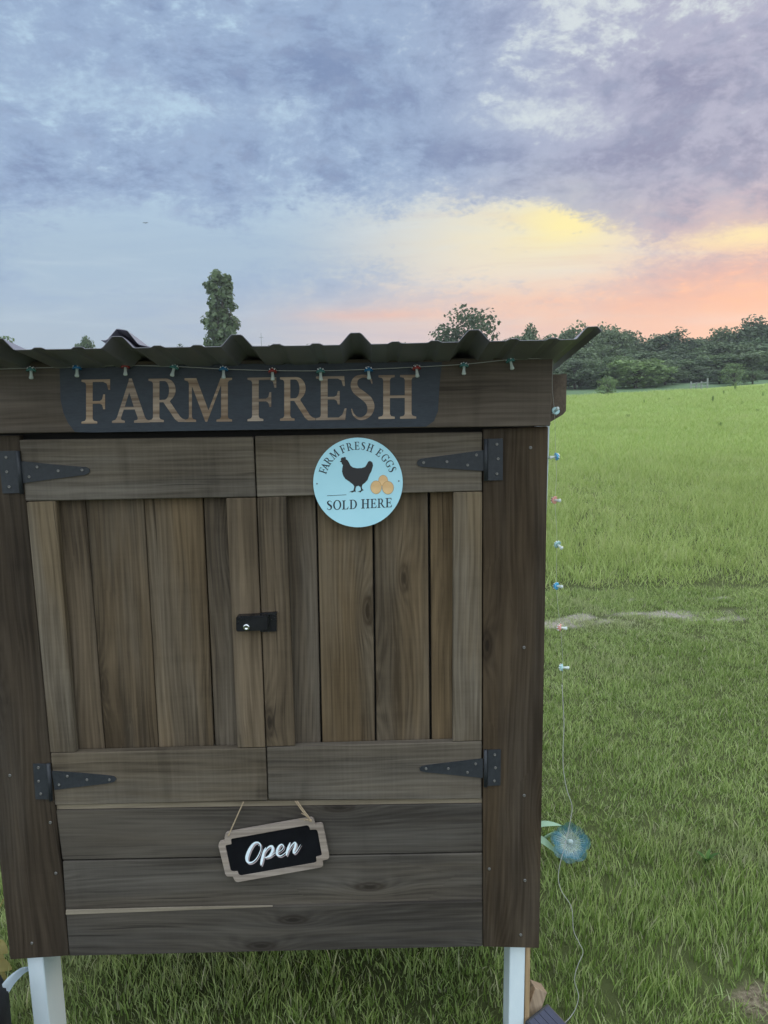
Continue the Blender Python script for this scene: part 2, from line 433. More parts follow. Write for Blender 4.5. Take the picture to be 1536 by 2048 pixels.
M_GLEAF = principled('metal_leaf', (.20, .32, .20), .4, 0, .5)
M_SOLAR = worn('solar_cell', (.012, .016, .035), (.03, .04, .08), 40, .22, .02)
M_BAG = worn('black_cloth', (.004, .004, .005), (.012, .012, .014), 220, .85, .4)

# ------------------------------------------------------------------ ground
def bare(x, y):
    """0..1, how bare the soil is: worn track along the mown edge, a few thin spots"""
    b = 0.0
    for i, (px, py, rx, ry) in enumerate(BARE): b = max(b, (1.05 if rx > 2 else 2.6 if py < 1 else 1.2)*math.exp(-(((x-px)/rx)**2+((y-py)/ry)**2)))
    n = mnoise.noise(Vector((x*3.1, y*4.7, 0)))*.5 + mnoise.noise(Vector((x*9, y*13, 4)))*.35
    return max(0.0, min(1.0, b*(.72+n*2.4)-.16))
def bp_(px, py, rx, ry):
    q = G(px, py); return (q.x, q.y, rx, ry)
BARE = [bp_(1098, 1252, .30, .16), bp_(1245, 1241, .20, .12), bp_(1405, 1236, .34, .09), bp_(1520, 1222, .26, .20), bp_(1262, 1199, .13, .05),
        bp_(1436, 1196, .16, .06), bp_(1536, 2015, .10, .085),
        (1.9, 3.66, 2.1, .13), (-.3, 3.7, .5, .15), (-1.4, 3.7, .5, .15)]
def graded(fine0, fine1, step, lim0, lim1, g):
    v = []; a = fine0
    while a <= fine1+1e-6: v.append(a); a += step
    s = step; a = fine1
    while a < lim1: s *= g; a += s; v.append(a)
    s = step; a = fine0; L = []
    while a > lim0: s *= g; a -= s; L.append(a)
    return sorted(L)+v
xs = graded(-2.6, 4.6, .12, -1200, 1200, 1.13); ys = graded(-.9, 7.0, .09, -900, 1500, 1.09)
ME = bpy.data.meshes.new('ground')
nx = len(xs)
vv = [(x, y, terr(x, y)) for y in ys for x in xs]
ff = [(j*nx+i, j*nx+i+1, (j+1)*nx+i+1, (j+1)*nx+i) for j in range(len(ys)-1) for i in range(nx-1)]
ME.from_pydata(vv, [], ff)
at = ME.attributes.new('soil', 'FLOAT', 'POINT')
for i, v in enumerate(vv):
    if -4 < v[0] < 6 and -1 < v[1] < 8: at.data[i].value = bare(v[0], v[1])
for p in ME.polygons: p.use_smooth = True
def ground_mat():
    m = principled('meadow_ground', (.05, .08, .02), .95, 0, .1); t = m.node_tree; b = t.nodes['Principled BSDF']
    ge = node(t, 'ShaderNodeNewGeometry'); p = S(t, ge.outputs['Position']); x, y, z = sep(t, p)
    n = noise(t, p, .35, 5, .6); n2 = noise(t, p, 3.5, 5, .65); n3 = noise(t, comb(t, x*.05, y*.16, 0), 1.0, 5, .6)
    mead = mix(t, ((n-.5)*1.0+(n2-.5)*1.1+(n3-.5)*1.3+.5).f('MAXIMUM', 0.0).f('MINIMUM', 1.0), FIELD0, FIELD1)
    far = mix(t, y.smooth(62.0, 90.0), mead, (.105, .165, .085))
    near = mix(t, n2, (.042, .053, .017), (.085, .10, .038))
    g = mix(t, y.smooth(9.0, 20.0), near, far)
    a = node(t, 'ShaderNodeAttribute'); a.attribute_name = 'soil'
    sn = noise(t, p, 60, 4, .7)
    soil = mix(t, y.smooth(1.5, 4.0), mix(t, sn.smooth(.3, .7), (.07, .055, .036), (.24, .20, .14)), mix(t, sn.smooth(.3, .7), (.17, .155, .12), (.36, .34, .29)))
    g = mix(t, S(t, a.outputs['Fac']).smooth(.2, .8), g, soil)
    t.links.new(g.k, b.inputs['Base Color'])
    bp = node(t, 'ShaderNodeBump'); bp.inputs['Strength'].default_value = .6; bp.inputs['Distance'].default_value = .05
    t.links.new((n2+sn*.4).k, bp.inputs['Height']); t.links.new(bp.outputs[0], b.inputs['Normal'])
    return m
FIELD0, FIELD1 = (.19, .28, .08), (.31, .42, .14)
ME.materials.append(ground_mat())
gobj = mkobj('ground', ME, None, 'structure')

# ------------------------------------------------------------------ the farm stand
stand = empty('farm_stand', (-.27, .3, 0))
tag(stand, 'dark stained wooden roadside egg cabinet with double doors, ribbed metal roof and white legs', 'farm stand')
HW = []          # helper for wall-plane corners
def wq(q, Y):
    return [((lambda p: (p.x, p.z))(P(x, y, Y))) for x, y in q]
def board(name, q, Y, th, mat, parent, bev=.0018):
    bm = bmesh.new(); add_quadbox(bm, wq(q, Y), Y, th, bev)
    return from_bm(name, bm, mat, parent)
# corner posts (flat boards)
board('corner_post', [(-92, 872), (39, 871), (138, 1912), (20, 1920)], 0.0, .019, M_POST, stand)
board('corner_post', [(966.5, 858), (1096.5, 853), (1078.5, 1897), (966, 1894)], 0.0, .019, M_POST, stand)
board('side_trim', [(1090, 851), (1099.5, 851), (1090.5, 1110), (1086, 1110)], .0215, .012, M_WHITE, stand, .0008)
# doors
DL = empty('door', P(280, 1250), stand); DL.location = P(280, 1250)-stand.location
DR = empty('door', P(740, 1250), stand); DR.location = P(740, 1250)-stand.location
board('rail', [(38, 880), (506, 873.5), (511.5, 994), (51, 1002.5)], -.001, .020, M_RAIL, DL)
board('rail', [(509.5, 872.5), (964.5, 864), (964, 982), (514, 994)], -.001, .020, M_RAIL, DR)
board('rail', [(101, 1507), (531, 1496), (535, 1601), (110, 1611)], -.001, .020, M_RAIL, DL)
board('rail', [(533.5, 1495), (963.5, 1483), (963, 1598), (537, 1600.5)], -.001, .020, M_RAIL, DR)
board('stile', [(52, 1004), (111, 1002), (152, 1505), (100.5, 1506)], 0.0, .019, M_STILE, DL)
board('stile', [(452, 996.5), (511.5, 995.5), (530.5, 1495), (475, 1496)], 0.0, .019, M_PLANK, DL)
board('stile', [(514, 995.5), (572, 992.5), (590, 1492), (533, 1494)], 0.0, .019, M_PLANK, DR)
board('stile', [(907, 984.5), (964.5, 983.5), (963.5, 1482), (906, 1483.5)], 0.0, .019, M_STILE, DR)
YB = .0235
for (a0, a1, b0, b1, D) in ((60, 167.3, 110, 211, DL), (169, 285, 212.5, 317.5, DL), (286.7, 403.7, 319, 428.5, DL), (406.5, 512, 432, 530, DL),
                            (516, 630.5, 533, 641.5, DR), (634, 743.5, 645.5, 750.3, DR), (748, 855, 753.8, 859.5, DR), (860.5, 964, 864.5, 963, DR)):
    board('plank', [(a0, 975), (a1, 973), (b1, 1512), (b0, 1514)], YB, .019, M_PLANK, D)
# boards below the doors
board('ledge', [(106, 1608), (965, 1597), (965, 1619), (108, 1630)], .010, .016, M_RAW, stand)
board('board', [(111.5, 1621), (964.5, 1608), (965, 1704), (124.5, 1720)], .004, .019, M_LOW, stand)
board('board', [(125, 1723), (965, 1706.5), (965, 1801), (131, 1822)], .004, .019, M_LOW, stand)
board('board', [(131.5, 1824), (965, 1802.5), (965, 1893.5), (139, 1912.5)], -.003, .021, M_LOW, stand)
# fascia with the painted name panel
fas = board('fascia_board', [(-120, 725), (1106, 715), (1101, 852), (-120, 868.5)], -.020, .019, M_FASCIA, stand)
def poly_obj(name, pts2, Y, th, mat, parent, holes=(), smooth=False):
    bm = bmesh.new()
    add_prism(bm, [P(x, y, Y) for x, y in pts2], Vector((0, th, 0)), [[P(x, y, Y) for x, y in h] for h in holes])
    return from_bm(name, bm, mat, parent)
poly_obj('painted_panel', [(119, 731), (884, 724), (880, 760), (876, 822), (868, 842), (852, 853.5), (600, 858), (180, 865), (150, 864), (136, 846), (127, 826), (121, 800)], -.0208, .0006, M_NAVY, fas)
poly_obj('lit_edge_wedge', [(131.5, 1821.5), (420, 1814), (545, 1812.6), (545, 1813.6), (420, 1818.5), (131.5, 1829.5)], -.0045, .004, M_RAW, stand)  # pale wedge: light on the lowest board's top edge, put into colour
# ---- serif capitals drawn as outlines, unit height
def arc(cx, cy, rx, ry, a0, a1, n=10):
    return [(cx+rx*math.cos(rad(a0+(a1-a0)*i/n)), cy+ry*math.sin(rad(a0+(a1-a0)*i/n))) for i in range(n+1)]
GL = {}
GL['F'] = ([(0, 0), (.36, 0), (.36, .045), (.28, .065), (.255, .11), (.255, .45), (.42, .45), (.475, .42), (.50, .32), (.54, .32), (.54, .66), (.50, .66), (.475, .55), (.42, .51), (.255, .51), (.255, .945), (.50, .945), (.58, .90), (.615, .76), (.655, .76), (.655, 1), (0, 1), (0, .955), (.08, .935), (.105, .89), (.105, .11), (.08, .065), (0, .045)], [])
GL['E'] = ([(0, 0), (.64, 0), (.67, .26), (.63, .26), (.58, .12), (.50, .055), (.255, .055), (.255, .47), (.40, .47), (.455, .44), (.48, .35), (.52, .35), (.52, .66), (.48, .66), (.455, .56), (.40, .53), (.255, .53), (.255, .945), (.48, .945), (.56, .90), (.595, .77), (.635, .77), (.62, 1), (0, 1), (0, .955), (.08, .935), (.105, .89), (.105, .11), (.08, .065), (0, .045)], [])
GL['L'] = ([(0, 0), (.60, 0), (.64, .29), (.60, .29), (.54, .13), (.46, .055), (.255, .055), (.255, .89), (.28, .935), (.36, .955), (.36, 1), (0, 1), (0, .955), (.08, .935), (.105, .89), (.105, .11), (.08, .065), (0, .045)], [])
GL['H'] = ([(0, 0), (.36, 0), (.36, .045), (.28, .065), (.255, .11), (.255, .475), (.585, .475), (.585, .11), (.56, .065), (.48, .045), (.48, 0), (.84, 0), (.84, .045), (.76, .065), (.735, .11), (.735, .89), (.76, .935), (.84, .955), (.84, 1), (.48, 1), (.48, .955), (.56, .935), (.585, .89), (.585, .535), (.255, .535), (.255, .89), (.28, .935), (.36, .955), (.36, 1), (0, 1), (0, .955), (.08, .935), (.105, .89), (.105, .11), (.08, .065), (0, .045)], [])
GL['A'] = ([(0, 0), (.29, 0), (.29, .045), (.215, .065), (.20, .105), (.265, .30), (.515, .30), (.585, .105), (.575, .065), (.50, .045), (.50, 0), (.85, 0), (.85, .045), (.78, .07), (.745, .125), (.445, 1), (.385, 1), (.375, .94), (.115, .13), (.075, .07), (0, .045)], [[(.285, .36), (.39, .69), (.495, .36)]])
GL['M'] = ([(0, 0), (.26, 0), (.26, .045), (.185, .07), (.165, .12), (.165, .80), (.175, .80), (.47, 0), (.51, 0), (.815, .82), (.825, .82), (.825, .11), (.80, .065), (.72, .045), (.72, 0), (1.07, 0), (1.07, .045), (1.0, .065), (.975, .11), (.975, .89), (1.0, .935), (1.07, .955), (1.07, 1), (.815, 1), (.545, .27), (.535, .27), (.265, 1), (0, 1), (0, .955), (.075, .93), (.10, .88), (.10, .12), (.08, .07), (0, .045)], [])
GL['R'] = ([(0, 0), (.36, 0), (.36, .045), (.28, .065), (.255, .11), (.255, .455), (.35, .455), (.62, .06), (.70, 0), (.88, 0), (.88, .045), (.80, .07), (.74, .12), (.50, .47)]+arc(.40, .735, .235, .265, -58, 90, 12)+[(0, 1), (0, .955), (.08, .935), (.105, .89), (.105, .11), (.08, .065), (0, .045)],
           [[(.255, .51)]+arc(.37, .728, .115, .217, -80, 85, 10)+[(.255, .945)]])
GL['D'] = ([(0, 0)]+arc(.36, .5, .42, .5, -90, 90, 18)+[(0, 1), (0, .955), (.08, .935), (.105, .89), (.105, .11), (.08, .065), (0, .045)], [[(.255, .055)]+arc(.34, .5, .28, .445, -90, 90, 16)+[(.255, .945)]])
GL['O'] = (arc(.42, .5, .42, .515, 0, 348, 29), [arc(.42, .5, .265, .455, 0, 346, 26)])
GL['G'] = ([(.80, .72), (.76, .72)]+arc(.44, .5, .30, .455, 48, 286, 20)+[(.595, .10), (.595, .33), (.57, .37), (.50, .39), (.50, .435), (.83, .435), (.83, .39), (.77, .37), (.745, .33), (.745, .06), (.62, .01)]+arc(.44, .5, .44, .515, 282, 62, 20)+[(.71, .93), (.77, .99), (.80, .99)], [])
def ribbon(path, wid):
    """outline of a brush stroke along path with half widths wid"""
    L, R = [], []
    for i, p in enumerate(path):
        a = path[max(i-1, 0)]; b = path[min(i+1, len(path)-1)]
        dx, dy = b[0]-a[0], b[1]-a[1]; l = math.hypot(dx, dy) or 1
        L.append((p[0]-dy/l*wid[i], p[1]+dx/l*wid[i])); R.append((p[0]+dy/l*wid[i], p[1]-dx/l*wid[i]))
    return L+R[::-1]
_sp = catmull([(.50, .80, .012), (.47, .90, .022), (.38, .962, .028), (.27, .972, .034), (.145, .92, .055), (.10, .79, .075), (.15, .66, .084), (.28, .555, .088), (.42, .43, .088), (.475, .28, .08), (.43, .12, .056), (.31, .035, .036), (.19, .035, .026), (.09, .12, .020), (.045, .25, .012)], 4)
GL['S'] = (ribbon([(a, b) for a, b, c in _sp], [c for a, b, c in _sp]), [])
GWID = {k: max(p[0] for p in v[0]) for k, v in GL.items()}
def letter(ch, mapf, Y, th, mat, parent):
    o, hs = GL[ch]; w = GWID[ch]
    pts = [mapf(u/w, v) for u, v in o]; hh = [[mapf(u/w, v) for u, v in h] for h in hs]
    return poly_obj('letter', pts, Y, th, mat, parent, hh)
for ch, x0, x1, yt, yb in (('F', 163, 220, 759, 847), ('A', 224, 299, 757, 845.5), ('R', 297, 382, 757, 844), ('M', 369, 464, 756, 843.5), ('F', 495, 552.5, 755, 842), ('R', 560, 631, 754, 841), ('E', 632, 693, 752.5, 840), ('S', 699, 749, 750, 839.5), ('H', 757, 832.5, 750, 837.5)):
    if ch == 'R' and x0 == 297: x1 = 372
    letter(ch, lambda u, v, a=(x0, x1, yt, yb): (a[0]+(a[1]-a[0])*u, a[3]+(a[2]-a[3])*v-1.0*(u-.5)), -.0214, .0006, M_LETTERW, fas)

# hinges
def screw(px, py, Y, r, parent):
    c = P(px, py, Y); bm = bmesh.new()
    M = Matrix.Translation(c) @ Matrix.Rotation(rad(90), 4, 'X')
    add_lathe(bm, [(0, .0002), (r*.42, .0002), (r*.5, .0011), (r, .0008), (r*1.05, -.001)], M, 9)
    return from_bm('screw', bm, M_STEEL, parent, True)
def hinge(strap, leaf, knuck, scr):
    h = poly_obj('hinge', strap, -.0042, .003, M_BLACKM, stand)
    poly_obj('leaf_plate', leaf, -.0036, .003, M_BLACKM, h)
    (x0, y0), (x1, y1), r = knuck
    bm = bmesh.new(); add_tube(bm, [P(x0, y0, -.0055), P(x1, y1, -.0055)], r, 10); from_bm('knuckle', bm, M_BLACKM, h, True)
    for i, (x, y) in enumerate(scr): screw(x, y, -.0043, .0032, h)
z5 = lambda l: [(x/2.743, 860+y/2.743) for x, y in l]
z4 = lambda l: [(600+x/2.954, 850+y/2.954) for x, y in l]
z6 = lambda l: [(x/2.4, 1450+y/2.4) for x, y in l]
z7 = lambda l: [(500+x/2.4, 1450+y/2.4) for x, y in l]
hinge(z5([(104, 170), (300, 190), (440, 202), (470, 203), (488, 213), (492, 226), (484, 238), (468, 246), (440, 250), (300, 268), (124, 292)]), z5([(-12, 116), (92, 114), (112, 346), (14, 348)]), ((35.5, 902), (43.5, 987), .0045), z5([(33, 150), (37, 230), (50, 312), (203, 203), (160, 257), (319, 224), (450, 220)]))
hinge(z4([(1088, 148), (740, 196), (712, 200), (696, 210), (690, 224), (697, 240), (722, 248), (1088, 272)]), z4([(1112, 82), (1199, 80), (1198, 326), (1110, 328)]), ((971.5, 878), (971.5, 961.5), .0045), z4([(730, 222), (868, 217), (990, 237), (1042, 177), (1163, 114), (1170, 200), (1163, 289)]))
hinge(z6([(248, 222), (400, 233), (520, 244), (545, 248), (558, 260), (548, 273), (515, 281), (262, 312)]), z6([(158, 188), (222, 188), (240, 358), (170, 356)]), ((97, 1527), (102, 1601), .0045), z6([(184, 205), (185, 270), (195, 331), (323, 246), (283, 288), (417, 263), (525, 263)]))
hinge(z7([(1118, 162), (850, 194), (822, 201), (814, 210), (818, 221), (842, 227), (1118, 255)]), z7([(1142, 121), (1204, 119), (1202, 290), (1140, 292)]), ((971, 1500), (971, 1573), .0045), z7([(845, 210), (952, 209), (1083, 187), (1044, 228), (1175, 144), (1178, 206), (1173, 269)]))
for x, y in ((1061, 895.5), (1048, 1295), (1048.5, 1591), (1041.5, 1870), (978.5, 1738), (1050, 1761), (63.5, 1886.5), (111.5, 1746.5), (19.5, 1551), (100.5, 1645)):
    screw(x, y, -.0004, .0036, stand)
# latch with a key lock
z8 = lambda l: [(440+x/9.6, 1190+y/9.6) for x, y in l]
def rrect(x0, y0, x1, y1, r, n=4, sk=0):
    o = []
    for cx, cy, a in ((x1-r, y0+r, -90), (x1-r, y1-r, 0), (x0+r, y1-r, 90), (x0+r, y0+r, 180)):
        o += arc(cx, cy, r, r, a, a+90, n)
    return [(x, y-(x-x0)*sk) for x, y in o]
latch = poly_obj('latch', z8(rrect(772, 372, 1088, 712, 14, 2, .04)), -.006, .005, M_GLOSSB, stand)
bm = bmesh.new(); add_prism(bm, [P(x, y, -.022) for x, y in z8(rrect(305, 418, 925, 712, 40, 4, .045))], Vector((0, .0205, 0)))
bmesh.ops.remove_doubles(bm, verts=bm.verts, dist=1e-6); bmesh.ops.recalc_face_normals(bm, faces=bm.faces)
fr = [e for e in bm.edges if all(abs(v.co.y+.022) < 1e-5 for v in e.verts) and any(abs(f.normal.y) < .5 for f in e.link_faces)]
bmesh.ops.bevel(bm, geom=fr, offset=.0025, segments=2, affect='EDGES')
from_bm('latch_body', bm, M_GLOSSB, latch)
poly_obj('latch_flange', z8([(775, 352), (1010, 335), (1100, 332), (1085, 356), (1060, 372), (775, 380)]), -.0075, .0065, M_GLOSSB, latch)
bm = bmesh.new(); add_lathe(bm, [(0, .0035), (.003, .0035), (.0036, .004), (.0062, .004), (.0072, .003), (.0072, -.002)], Matrix.Translation(P(493, 1254, -.0225)) @ Matrix.Rotation(rad(90), 4, 'X'), 16)
lc = from_bm('lock_cylinder', bm, M_CHROME, latch, True)
bm = bmesh.new(); add_box(bm, P(493, 1254, -.0266), (.0048, .001, .0011)); from_bm('keyhole', bm, M_DARK, latch)

# cabinet body behind the front
pl = P(-85, 900, .02); pr = P(1092, 900, .02); XL, XR = pl.x+.008, pr.x-.002
ZB = P(540, 1905, 0).z; ZT = P(540, 735, -.02).z
for nm, c, s, mt in (('side_panel', ((XL+.008), .30, (ZB+ZT)/2-.03), (.016, .52, ZT-ZB-.10), M_POST), ('side_panel', ((XR-.008), .30, (ZB+ZT)/2-.03), (.016, .52, ZT-ZB-.10), M_WHITE),
                     ('back_panel', ((XL+XR)/2, .572, (ZB+ZT)/2-.03), (XR-XL, .018, ZT-ZB-.10), M_POST), ('floor_panel', ((XL+XR)/2, .302, ZB+.014), (XR-XL-.034, .518, .016), M_DARK),
                     ('gap_shade_sheet', ((XL+XR)/2, .055, (ZB+ZT)/2), (XR-XL-.036, .012, ZT-ZB-.06), M_DARK)):  # last one: added dark sheet that stands in for shade in the plank gaps
    bm = bmesh.new(); add_box(bm, Vector(c), s, None, .001); from_bm(nm, bm, mt, stand)
# legs
def leg(q, Y, dy, mat, name='leg'):
    a, b = P(q[0][0], q[0][1], Y), P(q[1][0], q[1][1], Y)      # top-left and top-right of the front face
    c = P(q[2][0], q[2][1], Y)                                 # a lower left point
    sl = (c.x-a.x)/(c.z-a.z)
    zt = ZB+.25; zb = -.03
    bm = bmesh.new(); w = b.x-a.x
    vs = []
    for z in (zb, zt):
        x = a.x+sl*(z-a.z)
        vs += [bm.verts.new((x, Y, z)), bm.verts.new((x+w, Y, z)), bm.verts.new((x+w, Y+dy, z)), bm.verts.new((x, Y+dy, z))]
    fs = [bm.faces.new([vs[i] for i in f]) for f in ((0, 1, 5, 4), (1, 2, 6, 5), (2, 3, 7, 6), (3, 0, 4, 7), (0, 3, 2, 1), (4, 5, 6, 7))]
    bmesh.ops.bevel(bm, geom=list({e for f in fs for e in f.edges}), offset=.0015, segments=2, affect='EDGES')
    return from_bm(name, bm, mat, stand)
leg([(54, 1918), (86, 1918), (67, 2046)], .022, .089, M_WHITE)
leg([(1020, 1895), (1050.5, 1895), (1017.5, 2046)], .022, .080, M_WHITE)
leg([(1051, 1895), (1061, 1895), (1049, 2046)], .024, .060, M_RAWV, 'leg_batten')
for x in (XL+.02, XR-.06):
    bm = bmesh.new(); add_box(bm, Vector((x+.02, .52, ZB/2+.02)), (.038, .084, ZB+.08), None, .0015); from_bm('leg', bm, M_WHITE, stand)
# notched beam end beside the fascia
bq = [(1092, 750), (1133.5, 747.5), (1132, 822), (1126, 829), (1099, 845), (1090, 846)]
poly_obj('beam_end', bq, .045, .038, M_ENDGRAIN, stand)

# ribbed metal roof
YF, YBK = -.19, .72
ZF = P(600, 689, YF).z; ZK = P(600, 727, -.02).z
RSL = (ZF-ZK)/(-.02-YF)
ribx = [P(x, 690, YF).x for x in (235, 472, 711, 948)]
pitch = (ribx[-1]-ribx[0])/3
def profile(x, ph):
    """height of the sheet above its flat at x"""
    u = (x-ph)/pitch; u -= round(u); dx = abs(u)*pitch
    h = .021*(1-max(0.0, min(1.0, (dx-.010)/.019)))
    for c in (.333, -.333):
        h = max(h, .0035*(1-sst(.007, .013, abs((u-c)*pitch))))
    return h
def zroof(y): return ZF-(y-YF)*RSL
def sheet(name, x0, x1, y0, y1, lift, mat, parent, nxs=None):
    x = x0; xs_ = []
    while x < x1: xs_.append(x); x += .0042
    xs_.append(x1)
    ysl = [y0, y0+.05, y0+.14, y0+.3, y1]
    rows = []; bm = bmesh.new()
    for y in ysl:
        rows.append([bm.verts.new((x, y, zroof(y)+profile(x, ribx[0])+lift(x, y)+.0016*math.sin(x*7+y*3))) for x in xs_])
    for a, b in zip(rows, rows[1:]):
        for i in range(len(xs_)-1): bm.faces.new((a[i], a[i+1], b[i+1], b[i]))
    bmesh.ops.recalc_face_normals(bm, faces=bm.faces)
    bmesh.ops.solidify(bm, geom=list(bm.faces), thickness=.0009)
    o = from_bm(name, bm, mat, parent, False)
    return o
xr_edge = P(1204, 665, YF).x
def sag(x, y): return .006*sst(.30, .53, x) + (-.003*sst(-.2, -.6, x))
sheet('roof_sheet', P(-150, 690, YF).x, xr_edge, YF, YBK, sag, M_ROOF, stand)
xa, xb = P(203, 690, YF+.03).x, P(338, 690, YF+.03).x
sheet('roof_sheet', xa, xb, YF+.03, YF+.5, lambda x, y: .002+.017*(1-sst(xa+.02, xb, x)) - .0*y, M_ROOF, stand)
# rafters under the sheet
for x in (XL+.03, -.27, XR-.03):
    bm = bmesh.new(); add_box(bm, Vector((x, .32, zroof(.32)-.032)), (.036, .60, .05), Matrix.Rotation(-math.atan(RSL), 3, 'X'), .001)
    from_bm('rafter', bm, M_POST, stand)

# ------------------------------------------------------------------ round egg sign
z9 = lambda x, y: (610+x/7.314, 860+y/7.314)
sc_ = P(*z9(775, 768), -.006)
sign = empty('egg_sign', sc_)
tag(sign, 'round light blue sign with a black hen and three eggs on the right door', 'sign')
YS = -.0095
poly_obj('disc', [z9(775+655*math.cos(2*PI*i/72), 768+655*math.sin(2*PI*i/72)) for i in range(72)], YS, .0075, M_BLUE, sign)
YL = YS-.0006
for ch, a in zip('FARMFRESHEGGS', (-71.5, -63.5, -53.2, -39.8, -24.4, -12.8, -1.6, 8.2, 19.4, 35.6, 47.8, 59.2, 69.3)):
    w = GWID[ch]*115*.94; R0 = 480
    def mp(u, v, a=rad(a), w=w):
        dx = (u-.5)*w; r = R0+115*v
        return z9(775+math.sin(a)*r+math.cos(a)*dx, 768-math.cos(a)*r+math.sin(a)*dx)
    letter(ch, mp, YL, .0005, M_INK, sign)
for ch, x0, x1, y0, y1 in (('S', 318, 396, 1034, 1170), ('O', 412, 530, 1026, 1166), ('L', 541, 636, 1030, 1161), ('D', 650, 760, 1020, 1156), ('H', 822, 946, 1012, 1147), ('E', 957, 1046, 1008, 1141), ('R', 1060, 1172, 1003, 1137), ('E', 1178, 1270, 995, 1131)):
    letter(ch, lambda u, v, b=(x0, x1, y0, y1): z9(b[0]+(b[1]-b[0])*u, b[3]+(b[2]-b[3])*v-4*(u-.5)), YL, .0005, M_INK, sign)
hen = [(508, 462), (530, 442), (522, 425), (540, 398), (560, 403), (575, 392), (598, 402), (596, 425), (625, 445), (645, 480), (665, 520), (700, 548), (760, 560), (830, 556), (880, 540), (905, 500), (925, 462), (950, 452), (972, 462), (987, 478), (991, 500), (996, 522), (988, 548), (978, 580), (972, 605), (950, 640), (930, 690), (915, 730), (880, 770), (840, 800), (830, 830), (836, 860), (860, 882), (835, 889), (805, 918), (800, 905), (768, 907), (800, 891), (820, 880), (810, 832), (780, 815), (748, 828), (736, 872), (742, 905), (720, 901), (685, 918), (680, 908), (645, 909), (680, 893), (708, 885), (722, 825), (700, 795), (650, 755), (590, 715), (560, 670), (542, 610), (545, 560), (555, 510), (540, 500), (535, 475)]
poly_obj('hen_silhouette', [z9(*p) for p in hen], YL, .0005, M_HEN, sign)
for i, (cx, cy, rx, ry) in enumerate(((1143, 740, 70, 82), (1040, 838, 82, 98), (1213, 844, 85, 96))):
    def egg(k):
        o = []
        for j in range(28):
            a = 2*PI*j/28; o.append(z9(cx+rx*k*math.cos(a), cy+ry*k*math.sin(a)*(1.0 if math.sin(a) > 0 else 1.0)))
        return o
    e = poly_obj('egg', egg(1.0), YL-.0003*i, .0003+.0003*i, M_EGGE, sign)
    poly_obj('egg_face', egg(.945), YL-.0003*i-.0002, .0002, M_EGG, e)
poly_obj('printed_line', [z9(322, 966), z9(322, 959), z9(605, 945), z9(605, 951)], YL, .0005, M_INK, sign)
for x, y in ((175, 786), (1372, 746)): screw(*z9(x, y), YS-.0004, .0016, sign)

# ------------------------------------------------------------------ hanging open sign
z10 = lambda x, y: (420+x/5.908, 1590+y/5.908)
osn = empty('open_sign', P(*z10(760, 650), -.004))
tag(osn, 'small black board reading Open in a driftwood frame, hung crooked on twine below the doors', 'hanging sign')
outer = [(172, 500), (178, 470), (200, 450), (700, 362), (1190, 274), (1215, 284), (1228, 305), (1240, 350), (1310, 342), (1328, 352), (1340, 380), (1408, 722), (1404, 745), (1388, 760), (1330, 775), (1336, 826), (1328, 845), (1308, 856), (330, 1029), (304, 1022), (288, 1005), (270, 964), (205, 962), (190, 950), (180, 932), (100, 605), (102, 580), (116, 560), (176, 542)]
inner = [(246, 528), (262, 515), (1140, 358), (1160, 362), (1174, 380), (1182, 410), (1246, 408), (1264, 416), (1274, 438), (1321, 698), (1318, 714), (1305, 722), (1254, 735), (1259, 784), (1253, 797), (1236, 805), (372, 956), (352, 952), (338, 942), (325, 905), (268, 906), (250, 900), (241, 886), (183, 612), (184, 600), (194, 592), (252, 580)]
fr = poly_obj('frame', [z10(*p) for p in outer], -.0130, .0080, M_FRAMEW, osn, [[z10(*p) for p in inner]])
poly_obj('chalk_panel', [z10(760+(x-760)*1.012, 655+(y-655)*1.02) for x, y in inner], -.0104, .0040, M_CHALK, osn)
def stroke(pts, hw, n=6):
    c = catmull([(x, y, w*.82) for (x, y), w in zip(pts, hw)], n)
    return ribbon([(a, b) for a, b, w in c], [w for a, b, w in c])
LT = bmesh.new(); LS = bmesh.new()
STK = [([(600, 618), (594, 580), (562, 560), (520, 572), (480, 622), (448, 690), (434, 752), (452, 796), (500, 792), (546, 752), (582, 690), (600, 630), (590, 590), (570, 600)], [2, 7, 10, 14, 19, 22, 21, 14, 9, 7, 6, 5, 4, 2]),
       ([(660, 618), (640, 660), (622, 730), (606, 800), (602, 832)], [3, 14, 18, 16, 5]),
       ([(632, 700), (668, 640), (708, 606), (738, 612), (738, 660), (706, 712), (664, 738), (640, 730)], [3, 9, 12, 16, 18, 14, 8, 2]),
       ([(640, 735), (700, 732), (760, 690), (815, 672), (856, 640), (868, 602), (846, 584), (815, 606), (792, 660), (796, 706), (834, 718), (880, 690), (912, 652)], [2, 5, 4, 4, 5, 6, 9, 13, 17, 15, 8, 5, 3]),
       ([(948, 560), (928, 610), (910, 670), (900, 716)], [5, 14, 16, 6]),
       ([(908, 690), (946, 622), (990, 566), (1010, 570), (1006, 612), (990, 656), (990, 686), (1016, 672), (1046, 626), (1072, 582)], [2, 5, 9, 14, 16, 16, 11, 6, 4, 2])]
for i, (pp, ww) in enumerate(STK):
    for j, p in enumerate(pp): pass
    o = stroke(pp, ww)
    # split the stroke into quads so that loops in the path stay clean
    n = len(o)//2; Lh, Rh = o[:n], o[n:][::-1]
    for bmx, dx, dy, Y in ((LT, 0, 0, -.0112-.00015*i), (LS, 14, 16, -.0107-.00004*i)):
        va = [bmx.verts.new(P(*z10(x+dx, y+dy), Y)) for x, y in Lh]; vb = [bmx.verts.new(P(*z10(x+dx, y+dy), Y)) for x, y in Rh]
        if dx:
            va = va; 
        for k in range(n-1): bmx.faces.new((va[k], va[k+1], vb[k+1], vb[k]))
